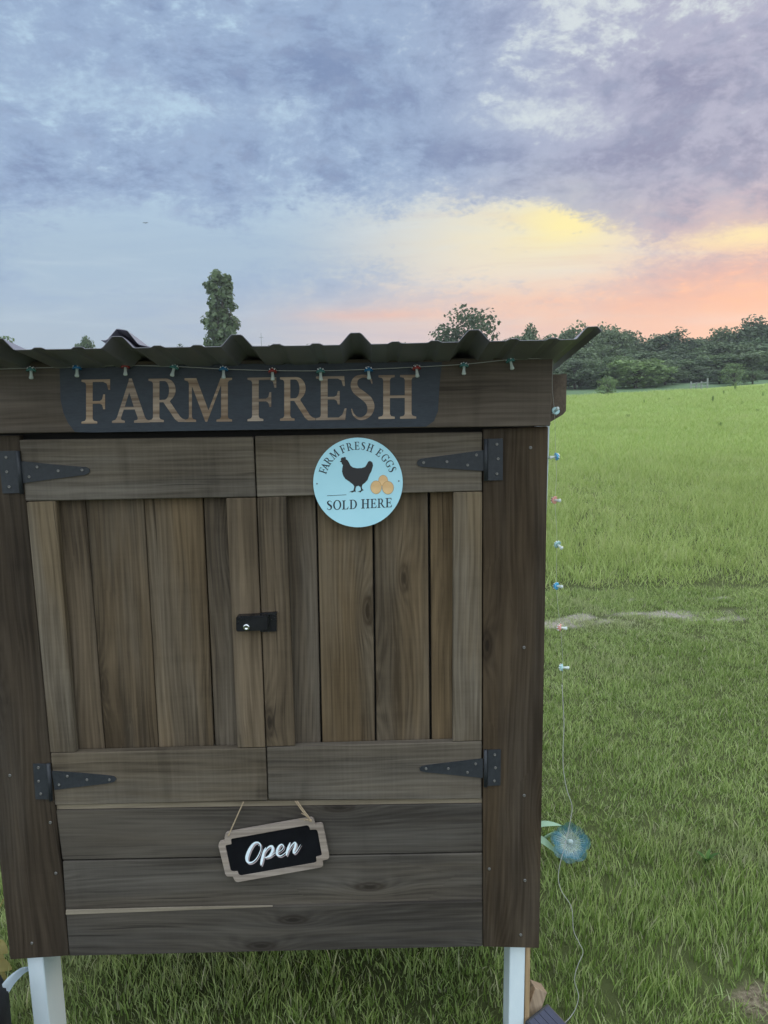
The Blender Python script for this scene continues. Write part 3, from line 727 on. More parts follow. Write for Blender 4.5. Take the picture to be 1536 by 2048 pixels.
from_bm('lettering', LT, M_CHALKW, osn)
from_bm('lettering_shadow', LS, M_CHALKP, osn)
for pts in ([(398, 78), (320, 250), (258, 390), (232, 448), (214, 486)], [(1005, 70), (1085, 180), (1150, 262), (1188, 300)], [(1030, 70), (1100, 172), (1168, 262), (1196, 306)]):
    bm = bmesh.new()
    Ys = [-.0035]+[-.006-.008*i/(len(pts)-1) for i in range(1, len(pts))]
    c = catmull([tuple(P(*z10(x, y), Y)) for (x, y), Y in zip(pts, Ys)], 6)
    add_tube(bm, c, .0016, 6); from_bm('twine', bm, M_JUTE, osn, True)
bm = bmesh.new()
for a in ((1190, 300, 1080, 215), (1190, 300, 1060, 285), (1185, 305, 1110, 300)):
    add_tube(bm, catmull([tuple(P(*z10(a[0], a[1]), -.0145)), tuple(P(*z10((a[0]+a[2])/2, (a[1]+a[3])/2-8), -.018)), tuple(P(*z10(a[2], a[3]), -.012))], 5), .0008, 5)
r_ = bmesh.ops.create_icosphere(bm, subdivisions=1, radius=.0035); bmesh.ops.translate(bm, verts=r_['verts'], vec=P(*z10(1190, 302), -.0145))
from_bm('knot', bm, M_JUTE, osn)

# ------------------------------------------------------------------ mushroom string lights
sl = empty('string_lights', P(560, 742, -.03))
tag(sl, 'string of small glass mushroom lights under the roof edge, hanging down beside the right post', 'string lights')
wpts = [(-60, 737), (0, 738), (62, 736), (154, 734), (251, 731), (348, 733), (447, 738), (545, 741), (641, 741.5), (737, 738.5), (833, 734), (928, 728.5), (1021, 719), (1080, 717), (1104, 716)]
vert = [(1106, 722), (1105, 745), (1105, 780), (1108, 812), (1110, 850), (1111, 900), (1113, 950), (1110, 1000), (1113, 1050), (1114, 1088), (1113, 1130), (1113, 1172), (1116, 1215), (1121, 1255), (1124, 1295), (1126, 1335), (1124, 1370), (1126, 1405), (1128, 1450), (1126, 1500), (1127, 1540), (1134, 1580), (1144, 1612), (1141, 1640), (1130, 1690), (1117, 1745), (1122, 1780), (1143, 1815), (1147, 1860), (1158, 1885), (1166, 1905), (1156, 1930), (1149, 1960), (1157, 1990), (1152, 2015), (1140, 2035), (1122, 2052)]
wl = [tuple(P(x, y, -.028)) for x, y in wpts]
wv = [tuple(P(x, y, -.028+.05*min(1, max(0, (y-722)/200)))) for x, y in vert]
bm = bmesh.new(); add_tube(bm, catmull(wl, 5), .00075, 5); add_tube(bm, catmull(wv[:17], 4), .0004, 4); add_tube(bm, catmull(wv[16:], 5), .0009, 5)
from_bm('wire', bm, M_WIRE, sl, True)
def mushroom(px, py, Y, axis, pale, colr, k=1.0):
    """axis: direction in which the stem hangs (wall-plane x,z, and a little depth)"""
    c = P(px, py, Y); ax = Vector(axis).normalized()
    q = (-ax).to_track_quat('Z', 'Y').to_matrix().to_4x4(); M = Matrix.Translation(c) @ q @ Matrix.Scale(k, 4)
    mu = empty('mushroom_light', c, sl); mu.location = c-sl.location
    bm = bmesh.new()
    add_lathe(bm, [(0, .0085), (.003, .0080), (.0062, .0062), (.0088, .0030), (.0102, -.0004), (.0104, -.0016), (.0088, -.0022), (.004, -.0012), (0, -.0008)], M, 14)
    spots = [(0, .2), (0.2, .62), (1.5, .6), (2.7, .66), (3.9, .6), (5.1, .64), (.9, 1.1), (2.1, 1.08), (3.3, 1.1), (4.5, 1.08), (5.7, 1.1)]
    for a, t in spots:
        n = Vector((math.sin(t)*math.cos(a), math.sin(t)*math.sin(a), math.cos(t)))
        p = Vector((n.x*.0104, n.y*.0104, n.z*.0088-.0006+.0004))
        qq = n.to_track_quat('Z', 'Y').to_matrix().to_4x4()
        add_lathe(bm, [(0, .0007), (.0012, .0005), (.0017, -.0006)], M @ Matrix.Translation(p) @ qq, 7, 1)
    from_bm('cap', bm, [(M_CAPL if pale else M_CAP)[colr], M_SPOT], mu, True)
    bm = bmesh.new()
    add_lathe(bm, [(0, -.0008), (.0032, -.001), (.0030, -.006), (.0036, -.011), (.0048, -.0155), (.0046, -.0178), (.0025, -.0192), (0, -.0194)], M, 12)
    from_bm('stem', bm, M_STEM, mu, True)
for (x, y, c, t) in ((62, 741, 'green', .05), (154, 737, 'blue', .0), (251, 734, 'red', .0), (348, 736, 'green', -.25), (447, 740, 'blue', .02), (545, 743.5, 'red', .03), (641, 744, 'green', .05), (737, 741.5, 'blue', .06), (833, 737.5, 'red', .1), (928, 732.5, 'green', -.05), (1021, 722.5, 'green', .2)):
    mushroom(x, y, -.032, (t, -.25, -1), False, c, .95)
for (x, y, c, a) in ((1111, 822, 'green', (.1, -1, .45)), (1112.5, 913, 'blue', (-1, -.1, -.15)), (1109, 1000, 'red', (.6, -.7, .0)), (1115, 1089, 'green', (.5, -.75, -.45)), (1113, 1172, 'blue', (.7, -.7, .05)), (1120, 1255, 'red', (1, -.15, -.12)), (1124, 1335, 'green', (1, -.25, .02))):
    mushroom(x, y, .02, a, True, c, .85)
# its solar panel on a short stake by the right leg
spc = G(1098, 2056, .085)
rz = Matrix.Rotation(rad(38), 3, 'Z') @ Matrix.Rotation(rad(14), 3, 'X')
bm = bmesh.new(); add_box(bm, spc, (.085, .085, .016), rz, .004); sp_ = from_bm('solar_panel', bm, M_BLACKM, sl)
bm = bmesh.new()
for i in range(4):
    add_box(bm, spc+rz @ Vector((-.0285+.019*i, 0, .0085)), (.0175, .07, .0015), rz)
from_bm('solar_cells', bm, M_SOLAR, sp_)
bm = bmesh.new(); add_tube(bm, [spc-Vector((0, 0, .008)), Vector((spc.x, spc.y, -.05))], .006, 8); from_bm('stake', bm, M_BLACKM, sp_)

# ------------------------------------------------------------------ glass garden flower
fl_c = G(1141, 1684, .10)
fl = empty('garden_flower', (fl_c.x-.10, fl_c.y+.03, 0))
tag(fl, 'blue glass flower ornament with a pale green leaf, in the grass by the right post', 'garden ornament')
view = (CAM-fl_c).normalized()
fM = Matrix.Translation(fl_c) @ (view*.9+Vector((.05, 0, .25))).normalized().to_track_quat('Z', 'Y').to_matrix().to_4x4()
RF = .060
def petal_mesh(nm, L, w, curl, mats):
    bm = bmesh.new(); nu, nw = 8, 6; rows = []
    for i in range(nu+1):
        t = i/nu; half = w*(.16+.84*math.sin(min(1, t*1.08)*PI*.60))*(1 if t < .8 else math.sqrt(max(.0, 1-((t-.8)/.215)**2)))
        rr = L*(.08+.92*t)
        z = curl*(t**2.2)*L - .012*(1-t)
        rows.append([bm.verts.new((rr, half*(j/nw*2-1), z+.10*L*abs(j/nw*2-1)**2*t)) for j in range(nw+1)])
    for a, b in zip(rows, rows[1:]):
        for j in range(nw): bm.faces.new((a[j], a[j+1], b[j+1], b[j])).material_index = 0
    for i in range(int(nu*.62), nu):
        for f in {f for v in rows[i+1] for f in v.link_faces}: f.material_index = 1
    for oy in (-.35, 0, .35):
        pts = [(L*(.1+.7*t), oy*w*(.3+.7*t), curl*((t*.76)**2.2)*L-.012*(1-t*.76)+.0015) for t in (0, .25, .5, .75, 1)]
        add_tube(bm, pts, [.0006, .0008, .0008, .0006, .0002], 4, 2)
    me = bpy.data.meshes.new(nm); bm.to_mesh(me); bm.free()
    for m in mats: me.materials.append(m)
    for p in me.polygons: p.use_smooth = True
    return me
pm = petal_mesh('petal', RF, RF*.36, .22, (M_PETAL, M_PETALD, M_PETALR))
pm2 = petal_mesh('petal', RF*1.12, RF*.40, .02, (M_PETAL, M_PETALD, M_PETALR))
for k in range(9):
    o = mkobj('petal', pm, fl); o.matrix_local = Matrix.Translation(-fl.location) @ fM @ Matrix.Rotation(2*PI*k/9+.2, 4, 'Z') @ Matrix.Scale(.94+.1*random.random(), 4)
for k in (3.6, 5.0, 6.0, 7.2, 8.6):
    o = mkobj('petal', pm2, fl); o.matrix_local = Matrix.Translation(-fl.location) @ fM @ Matrix.Translation((0, 0, -.012)) @ Matrix.Rotation(2*PI*k/9+.4, 4, 'Z')
bm = bmesh.new(); add_lathe(bm, [(0, .010), (.005, .009), (.009, .004), (.010, -.004), (.008, -.014)], fM, 12); from_bm('flower_center', bm, M_PETALR, fl, True)
st0 = fM @ Vector((0, 0, -.012))
bm = bmesh.new(); add_tube(bm, catmull([tuple(st0), tuple(st0+Vector((-.04, .05, .005))), tuple(st0+Vector((-.09, .06, -.04))), (st0.x-.12, st0.y+.05, -.05)], 6), .005, 8); from_bm('stem', bm, M_GLEAF, fl, True)
def leaf_bm(base, tip, w, up, fold=.25):
    bm = bmesh.new(); base = Vector(base); tip = Vector(tip); d = tip-base; s = d.cross(Vector(up)).normalized(); n = s.cross(d).normalized()
    rows = []
    for i in range(9):
        t = i/8; hw = w*math.sin(PI*min(1, t*.96+.04))**.75*(1-.25*t)
        c = base+d*t+n*(d.length*.14*math.sin(PI*t))
        rows.append([bm.verts.new(c-s*hw+n*hw*fold), bm.verts.new(c), bm.verts.new(c+s*hw+n*hw*fold)])
    for a, b in zip(rows, rows[1:]):
        for j in range(2): bm.faces.new((a[j], a[j+1], b[j+1], b[j]))
    return bm
lb = fl_c+Vector((-.035, .05, -.01))
from_bm('leaf', leaf_bm(lb+Vector((-.10, .03, .01)), lb+Vector((.02, 0, .04)), .014, (0, -.4, 1)), M_GLEAF, fl, True)
from_bm('leaf', leaf_bm(lb+Vector((-.10, .03, .0)), lb+Vector((.005, -.02, -.06)), .014, (0, -.6, 1)), M_GLEAF, fl, True)

# ------------------------------------------------------------------ odds and ends at the foot
wp = P(1070, 2012, .055)
bm = bmesh.new()
add_box(bm, Vector((wp.x-.018, .065, .055)), (.034, .045, .17), Matrix.Rotation(rad(24), 3, 'Y') @ Matrix.Rotation(rad(-16), 3, 'X'), .002)
tag(from_bm('wood_offcut', bm, M_OFFCUT, None), 'short sawn lumber offcut leaning on the foot of the right leg', 'wood block')
# white strap between the left leg and the frame edge
sp = [(58, 1937), (46, 1941), (34, 1950), (20, 1964), (6, 1984), (-10, 2008), (-22, 2040)]
hw = [4, 6.5, 8, 9.5, 11, 12, 12]
bm = bmesh.new(); rows = []
cc = catmull([(x, y, w) for (x, y), w in zip(sp, hw)], 4)
pth = [(a, b) for a, b, c in cc]; rb = ribbon(pth, [c for a, b, c in cc]); n = len(rb)//2
for i, ((a, b), (c, d)) in enumerate(zip(rb[:n], rb[n:][::-1])):
    Y = .03-.10*i/n
    row = []
    for j in range(5):
        t = j/4; row.append(bm.verts.new(P(a+(c-a)*t, b+(d-b)*t, Y+(.006 if j in (0, 2, 4) else 0)+.012*t)))
    rows.append(row)
for a, b in zip(rows, rows[1:]):
    for j in range(4): bm.faces.new((a[j], a[j+1], b[j+1], b[j]))
bmesh.ops.solidify(bm, geom=list(bm.faces), thickness=.0012)
tag(from_bm('white_strap', bm, M_WHITE, None, True), 'white folded strap curving away from the left leg', 'strap')
# black bag at the lower left corner
bc = P(-62, 2075, -.12)
bm = bmesh.new()
add_box(bm, Vector((bc.x-.03, -.10, .145)), (.19, .24, .29), Matrix.Rotation(rad(20), 3, 'Z'), .05)
bmesh.ops.subdivide_edges(bm, edges=bm.edges, cuts=1, use_grid_fill=True)
for v in bm.verts: v.co += Vector((.004*math.sin(v.co.z*40+v.co.y*31), .004*math.sin(v.co.x*37), 0))
bag = tag(from_bm('black_bag', bm, M_BAG, None, True, origin=Vector((bc.x-.03, -.10, 0))), 'plain black bag on the grass in front of the left leg', 'bag')
bm = bmesh.new(); add_tube(bm, catmull([(bc.x-.09, -.12, .28), (bc.x-.08, -.12, .34), (bc.x-.03, -.11, .36), (bc.x+.0, -.10, .33), (bc.x+.0, -.10, .28)], 6), .007, 6); from_bm('handle', bm, M_BAG, bag, True)

# ------------------------------------------------------------------ plants close by
M_YLEAF = leafmat('yellowing_leaf', (.20, .17, .05), (.42, .36, .14), .3, posscale=9)
M_DLEAF = leafmat('dandelion_leaf', (.045, .11, .02), (.09, .19, .035), .3, posscale=9)
yp = G(-38, 1990)
yl = empty('leafy_plant', (yp.x, .30, 0)); tag(yl, 'yellowing broad leaved plant beside the left post at the edge of the lawn', 'plant')
bm = bmesh.new()
for k in range(4): add_tube(bm, [(yp.x+random.uniform(-.02, .02), .30, -.01), (yp.x+random.uniform(-.06, .05), .30+random.uniform(-.03, .03), .15), (yp.x+random.uniform(-.08, .07), .30, .26)], [.004, .003, .002], 5)
from_bm('stalk', bm, M_YLEAF, yl)
for (px, py, dx, dz) in ((-5, 1885, .05, -.02), (-12, 1905, .055, .0), (-8, 1925, .06, -.02), (-10, 1942, .05, -.03), (-22, 1880, .04, .05), (-28, 1915, -.05, .02), (-18, 1960, .05, -.03), (-35, 1935, -.05, -.02)):
    b = P(px-10, py, .29+random.uniform(-.03, .03)); tpt = b+Vector((dx, random.uniform(-.03, .01), dz))
    from_bm('leaf', leaf_bm(b, tpt, .019, (0, -.7, 1)), M_YLEAF, yl, True)
def rosette(px, py, n, L, label):
    g = G(px, py); r = empty('dandelion', g); tag(r, label, 'weed')
    for k in range(n):
        a = 2*PI*k/n+random.uniform(-.2, .2); l = L*random.uniform(.7, 1.1)
        from_bm('leaf', leaf_bm(g+Vector((0, 0, .015)), g+Vector((math.cos(a)*l, math.sin(a)*l, .035+random.uniform(0, .03))), l*.2, (0, 0, 1)), M_DLEAF, r, True)
rosette(1413, 1735, 6, .042, 'flat broad leaved weed in the mown grass right of the glass flower')

# ------------------------------------------------------------------ grass
lib = {}
def tuft(n, R, h0, h1, wid, lean, seg=3):
    bm = bmesh.new()
    for _ in range(n):
        a = random.uniform(0, 2*PI); r = R*math.sqrt(random.random()); x, y = r*math.cos(a), r*math.sin(a)
        h = random.uniform(h0, h1); da = random.uniform(0, 2*PI); ln = lean*random.uniform(.2, 1.3)*h
        fa = random.uniform(0, PI); wx, wy = math.cos(fa)*wid*random.uniform(.6, 1.2)/2, math.sin(fa)*wid*random.uniform(.6, 1.2)/2
        prev = None
        for i in range(seg+1):
            t = i/seg; c = (x+math.cos(da)*ln*t**1.8, y+math.sin(da)*ln*t**1.8, h*(t-.18*lean*t*t)-.006)
            k = 1-t**1.6
            cur = [bm.verts.new((c[0]-wx*k, c[1]-wy*k, c[2])), bm.verts.new((c[0]+wx*k, c[1]+wy*k, c[2]))] if i < seg else [bm.verts.new(c)]
            if prev:
                bm.faces.new((prev[0], prev[1], cur[1], cur[0]) if len(cur) == 2 else (prev[0], prev[1], cur[0]))
            prev = cur
    me = bpy.data.meshes.new('grass_tuft'); bm.to_mesh(me); bm.free()
    return me
def grassmat(name, c0, c1, dry, trans, dryamt):
    m = bpy.data.materials.new(name); m.use_nodes = True; t = m.node_tree; b = t.nodes['Principled BSDF']
    ge = node(t, 'ShaderNodeNewGeometry'); p = S(t, ge.outputs['Position'])
    n = noise(t, p, 1.3, 4, .6); n2 = noise(t, p, 7.0, 2, .5); isl = S(t, ge.outputs['Random Per Island'])
    f = (n-.5)*1.3+(n2-.5)*.5+.5+(isl-.5)*1.3
    col = mix(t, f.f('MAXIMUM', 0.0).f('MINIMUM', 1.0), c0, c1)
    dr = (noise(t, p, .9, 4, .65).smooth(.5, .75)*dryamt + (isl*7.7).f('FRACT').smooth(.93, .95)*.7).f('MINIMUM', .85)
    col = mix(t, dr, col, dry)
    t.links.new(col.k, b.inputs['Base Color']); b.inputs['Roughness'].default_value = .42; b.inputs['Specular IOR Level'].default_value = .5
    tr = node(t, 'ShaderNodeBsdfTranslucent'); t.links.new(col.k, tr.inputs[0])
    mx = node(t, 'ShaderNodeMixShader'); mx.inputs[0].default_value = trans
    t.links.new(b.outputs[0], mx.inputs[1]); t.links.new(tr.outputs[0], mx.inputs[2]); t.links.new(mx.outputs[0], t.nodes['Material Output'].inputs[0])
    return m
M_LAWN = grassmat('lawn_blade', (.15, .24, .045), (.42, .52, .20), (.50, .48, .33), .46, .55)
M_MEAD = grassmat('meadow_blade', (.25, .345, .085), (.43, .525, .185), (.46, .47, .24), .48, .35)
def scatter(name, pts, tufts, mat, label):
    """one object of ground cover: tufts instanced on its points"""
    src = bpy.data.collections.new(name+'_source')
    for me in tufts:
        me.materials.append(mat); o = bpy.data.objects.new('grass_tuft', me); src.objects.link(o)
    me = bpy.data.meshes.new(name); me.from_pydata([p[:3] for p in pts], [], [])
    a = me.attributes.new('turn', 'FLOAT_VECTOR', 'POINT'); b = me.attributes.new('size', 'FLOAT_VECTOR', 'POINT')
    for i, p in enumerate(pts):
        a.data[i].vector = (random.uniform(-.12, .12), random.uniform(-.12, .12), random.uniform(0, 6.28)); b.data[i].vector = (p[3], p[3], p[3]*p[4])
    o = mkobj(name, me, None, 'stuff'); o['label'] = label; o['category'] = 'grass'
    g = bpy.data.node_groups.new(name, 'GeometryNodeTree')
    g.interface.new_socket('Geometry', in_out='INPUT', socket_type='NodeSocketGeometry'); g.interface.new_socket('Geometry', in_out='OUTPUT', socket_type='NodeSocketGeometry')
    gi = g.nodes.new('NodeGroupInput'); go = g.nodes.new('NodeGroupOutput')
    ip = g.nodes.new('GeometryNodeInstanceOnPoints'); ci = g.nodes.new('GeometryNodeCollectionInfo')
    ci.inputs['Collection'].default_value = src; ci.inputs['Separate Children'].default_value = True; ci.inputs['Reset Children'].default_value = True
    ip.inputs['Pick Instance'].default_value = True
    at1 = g.nodes.new('GeometryNodeInputNamedAttribute'); at1.data_type = 'FLOAT_VECTOR'; at1.inputs[0].default_value = 'turn'
    at2 = g.nodes.new('GeometryNodeInputNamedAttribute'); at2.data_type = 'FLOAT_VECTOR'; at2.inputs[0].default_value = 'size'
    L = g.links.new
    mp = g.nodes.new('GeometryNodeMeshToPoints')
    L(gi.outputs[0], mp.inputs['Mesh']); L(mp.outputs[0], ip.inputs['Points']); L(ci.outputs[0], ip.inputs['Instance'])
    L(at1.outputs[0], ip.inputs['Rotation']); L(at2.outputs[0], ip.inputs['Scale']); L(ip.outputs[0], go.inputs[0])
    md = o.modifiers.new('grass', 'NODES'); md.node_group = g
    return o
lawn_pts = []
xx = -2.5; STEP = .068
while xx < 4.4:
    yy = -.75
    while yy < 4.3:
        x = xx+random.uniform(-.05, .05); y = yy+random.uniform(-.05, .05)
        if -.72 < (x/(y+1.75)) < .72 or y < 1.2:
            bv = bare(x, y)
            if random.random() > bv*.85:
                cl = mnoise.noise(Vector((x*1.4, y*1.4, 2)))
                lawn_pts.append((x, y, 0, random.uniform(.8, 1.2), (1.0+.45*cl)*(1.0-.5*bv)*(.95 if y < .9 else .66)))
        yy += STEP
    xx += STEP
for x, y in ():
    pass
scatter('lawn', lawn_pts, [tuft(74, .07, .022, .062, .0042, .45) for _ in range(7)]+[tuft(60, .07, .03, .088, .0038, .4) for _ in range(3)], M_LAWN, 'mown lawn round the stand')
mead_pts = []
y = 3.95
while y < 62:
    st = .17+.011*(y-3.95)
    x = -.62*(y+1.6)
    while x < .66*(y+1.6):
        px, py = x+random.uniform(-.5, .5)*st, y+random.uniform(-.5, .5)*st
        bv = bare(px, py) if py < 8 else 0
        if random.random() > bv*1.2 and (py > 4.5 or random.random() < .45):
            cl = mnoise.noise(Vector((px*.45, py*.45, 5)))
            ed = .35+.65*sst(4.1, 5.4, py)
            mead_pts.append((px, py, terr(px, py), (st/.17)**.8*random.uniform(.8, 1.2), ed*(1+.45*cl)/((st/.17)**.55)))
        x += st
    y += st*.9
scatter('meadow', mead_pts, [tuft(60, .15, .07, .20, .0065, .55) for _ in range(8)], M_MEAD, 'lush pasture grass beyond the worn track')

# ------------------------------------------------------------------ trees
M_BARK = worn('bark', (.045, .038, .030), (.10, .088, .072), 6, .9, .6, stretch=(1, 1, .3))
LEAF = {'dark': leafmat('leaf_dark', (0.051, 0.082, 0.044), (0.128, 0.178, 0.085), .3, posscale=.35),
        'mid': leafmat('leaf_mid', (0.068, 0.112, 0.051), (0.162, 0.230, 0.099), .3, posscale=.35),
        'light': leafmat('leaf_light', (0.104, 0.168, 0.061), (0.216, 0.304, 0.112), .3, posscale=.35)}
def tree_mesh(h, w, n, size, kind, seed):
    """crown and trunk meshes for a tree of height h and crown width w"""
    rnd = random.Random(seed)
    tb = bmesh.new(); bend = [rnd.uniform(-.02, .02)*h for _ in range(4)]
    add_tube(tb, [(0, 0, -.3), (bend[0]*.3, bend[1]*.3, h*.2), (bend[0], bend[1], h*.45), (bend[2], bend[3], h*.8)], [h*.025, h*.019, h*.013, h*.004], 7)
    cb = bmesh.new(); lobes = []
    if kind == 'column':
        for i in range(90):
            t = .06+.91*(i+rnd.random())/90; a0 = i*2.4; prof = .62+.38*(1-sst(.35, .95, t)); prof *= math.sqrt(max(0, 1-sst(.86, 1.03, t)))
            a = a0+rnd.uniform(-.5, .5); r = w*.5*prof*(.15+.7*rnd.random()**.7)
            lobes.append((Vector((r*math.cos(a), r*math.sin(a), h*t)), w*rnd.uniform(.10, .17), h*rnd.uniform(.022, .045)))
    else:
        zc, zr = (.60, .40) if kind == 'round' else (.46, .54)
        for i in range(26 if kind == 'round' else 40):
            d = Vector((rnd.gauss(0, 1), rnd.gauss(0, 1), rnd.gauss(0, 1))).normalized()*rnd.uniform(.45, .92)
            lobes.append((Vector((d.x*w*.5, d.y*w*.5, h*(zc+d.z*zr*.86))), w*rnd.uniform(.13, .24), h*rnd.uniform(.07, .14)))
    for c, lr, lh in lobes:
        s = Vector((c.x*.1, c.y*.1, max(h*.14, c.z*.55))); m = (s+c)/2+Vector((0, 0, h*.02))
        add_tube(tb, [tuple(s), tuple(m), tuple(c)], [h*.007, h*.005, h*.0015], 5)
        for j in range(n//len(lobes)):
            d = Vector((rnd.gauss(0, 1), rnd.gauss(0, 1), rnd.gauss(0, 1))).normalized(); k = rnd.random()**.4*1.08
            p = c+Vector((d.x*lr*k, d.y*lr*k, d.z*lh*k))
            nrm = (d*.8+Vector((rnd.gauss(0, .6), rnd.gauss(0, .6), rnd.gauss(0, .6)+.3))).normalized()
            a = nrm.orthogonal().normalized(); b = nrm.cross(a); an = rnd.uniform(0, 2*PI); a, b = a*math.cos(an)+b*math.sin(an), b*math.cos(an)-a*math.sin(an)
            sz = size*rnd.uniform(.55, 1.3)
            cb.faces.new([cb.verts.new(p+a*sz*.62), cb.verts.new(p+b*sz*.36+nrm*sz*.08), cb.verts.new(p-a*sz*.5), cb.verts.new(p-b*sz*.36+nrm*sz*.08)])
    tm = bpy.data.meshes.new('trunk'); tb.to_mesh(tm); tb.free(); tm.materials.append(M_BARK)
    cm = bpy.data.meshes.new('crown'); cb.to_mesh(cm); cb.free()
    return tm, cm
TREES = {}
def tree(px, dist, top, width, kind, tone, seed, label, group=None, name='broadleaf_tree', size=.46, n=4200, base=None):
    """a tree standing on the terrain on the bearing of px, dist metres beyond the stand; width in metres"""
    v = ray(px, 770); x = CAM.x+v.x*((dist-CAM.y)/v.y); zb = terr(x, dist)-.1
    h = P(px, top, dist).z-zb
    key = (kind, tone, seed)
    if key not in TREES: TREES[key] = tree_mesh(10, 7 if kind != 'column' else 2.9, n, size, kind, seed)
    tm, cm = TREES[key]
    if not cm.materials: cm.materials.append(LEAF[tone])
    o = empty(name, (x, dist, zb)); o.rotation_euler = (0, 0, random.uniform(0, 6.28)); ref = 7 if kind != 'column' else 2.9
    o.scale = (width/ref, width/ref, h/10)
    tag(o, label, 'tree', group); mkobj('trunk', tm, o); mkobj('crown', cm, o)
    return o
tree(449, 105, 541, 5.9, 'column', 'dark', 8, 'tall narrow poplar standing alone behind the roof', name='poplar_tree', size=.34, n=5600)
tree(944, 110, 606, 10.4, 'round', 'dark', 2, 'round open crowned tree standing alone above the roof, left of the wood', size=.36, n=3200)
tree(1058, 125, 637, 6.6, 'round', 'dark', 3, 'small round tree just right of the lone open crowned tree')
tree(174, 150, 668, 4.2, 'round', 'mid', 4, 'treetop peeping over the roof between the left edge and the poplar')
tree(-32, 60, 640, 4.6, 'round', 'mid', 5, 'tree cut off at the left edge of the picture, above the roof')
for px, tp, w in ((366, 682, 6), (618, 683, 9), (800, 680, 9), (540, 685, 7), (730, 684, 7), (880, 683, 7), (1022, 665, 8)):
    tree(px, 190, tp, w, 'round', 'dark', 3+px % 3, 'low distant treetop just showing above the roof edge', 'distant treetops above the roof')
wood_g = 'trees of the wood at the far side of the pasture'
back_lab = 'tall dark green tree in the back of the wood against the sunset'
mid_lab = 'broad dark tree in the middle of the wood across the pasture'
for i, (px, dist, tp, w) in enumerate([(1100, 160, 652, 10), (1150, 150, 643, 9), (1195, 155, 640, 9), (1222, 150, 630, 9), (1262, 158, 652, 10), (1300, 160, 655, 11), (1345, 160, 655, 10), (1385, 165, 663, 9), (1405, 170, 668, 9),
                                       (1428, 160, 648, 10), (1468, 160, 640, 11), (1505, 160, 630, 11), (1545, 165, 622, 12), (1600, 165, 615, 12), (1660, 170, 610, 13), (1720, 170, 612, 13), (1790, 175, 605, 13)]):
    tree(px, dist, tp, w, 'full', 'dark', 10+i % 5, back_lab, wood_g)
for i, (px, dist, tp, w) in enumerate([(1110, 138, 695, 10), (1160, 135, 690, 10), (1205, 138, 682, 10), (1250, 140, 690, 10), (1300, 140, 688, 10), (1345, 142, 692, 10), (1390, 145, 690, 10), (1430, 140, 680, 10), (1475, 140, 670, 11), (1520, 140, 665, 11),
                                       (1570, 145, 660, 12), (1630, 145, 655, 12), (1700, 150, 655, 12), (1770, 150, 650, 12)]):
    tree(px, dist, tp, w, 'full', 'dark' if i % 3 else 'mid', 20+i % 4 if i % 3 else 30, mid_lab, wood_g)
for i, (px, dist, tp, w) in enumerate([(1118, 130, 712, 8), (1175, 129, 705, 8.5), (1235, 131, 702, 8.5), (1300, 130, 706, 8.5), (1350, 131, 710, 8.5), (1392, 133, 708, 8.5), (1435, 132, 700, 8.5), (1482, 131, 694, 9), (1525, 131, 690, 9), (1580, 133, 690, 9), (1640, 134, 688, 9)]):
    tree(px, dist, tp, w, 'full', 'dark' if i % 2 else 'mid', 50+i % 3 if i % 2 else 60, 'lower tree of the front row of the wood, leafy down to the ground', wood_g)
tree(1200, 122, 700, 7.5, 'full', 'mid', 40, 'rounded mid green tree at the front of the wood, left of the lighter broad tree')
tree(1272, 118, 706, 9.6, 'full', 'light', 41, 'lighter green broad tree at the front edge of the wood')
tree(1330, 122, 725, 6.5, 'full', 'dark', 42, 'low dark bushy tree right of the lighter broad tree')
tree(1150, 122, 715, 8.5, 'full', 'dark', 42, 'low dark bushy tree nearest the beam end at the left of the wood')
tree(1400, 126, 728, 6.5, 'full', 'dark', 43, 'low dark tree behind the pasture fence')
tree(1216, 98, 746, 3.0, 'full', 'light', 44, 'small light green sapling in front of the wood', name='sapling', n=1200, size=.5)
tree(1468, 112, 722, 4.0, 'full', 'light', 45, 'pale bushy tree on the slope right of the fence', n=1400)
tree(1505, 114, 730, 4.4, 'full', 'mid', 46, 'bushy tree near the right edge on the slope', n=1400)
tree(1438, 118, 736, 4.5, 'full', 'dark', 43, 'dark bush between the fence and the pale bushy tree', n=1400)

# ------------------------------------------------------------------ evening haze
bm = bmesh.new(); add_box(bm, Vector((0, 120, 14)), (520, 300, 34)); hz = from_bm('haze', bm, [], None, kind='stuff')
hm = bpy.data.materials.new('haze_air'); hm.use_nodes = True; ht = hm.node_tree; ht.nodes.clear()
hv = node(ht, 'ShaderNodeVolumePrincipled'); hv.inputs['Color'].default_value = (.92, .96, 1.0, 1); hv.inputs['Density'].default_value = HAZE
ho = node(ht, 'ShaderNodeOutputMaterial'); ht.links.new(hv.outputs[0], ho.inputs['Volume']); hz.data.materials.append(hm)

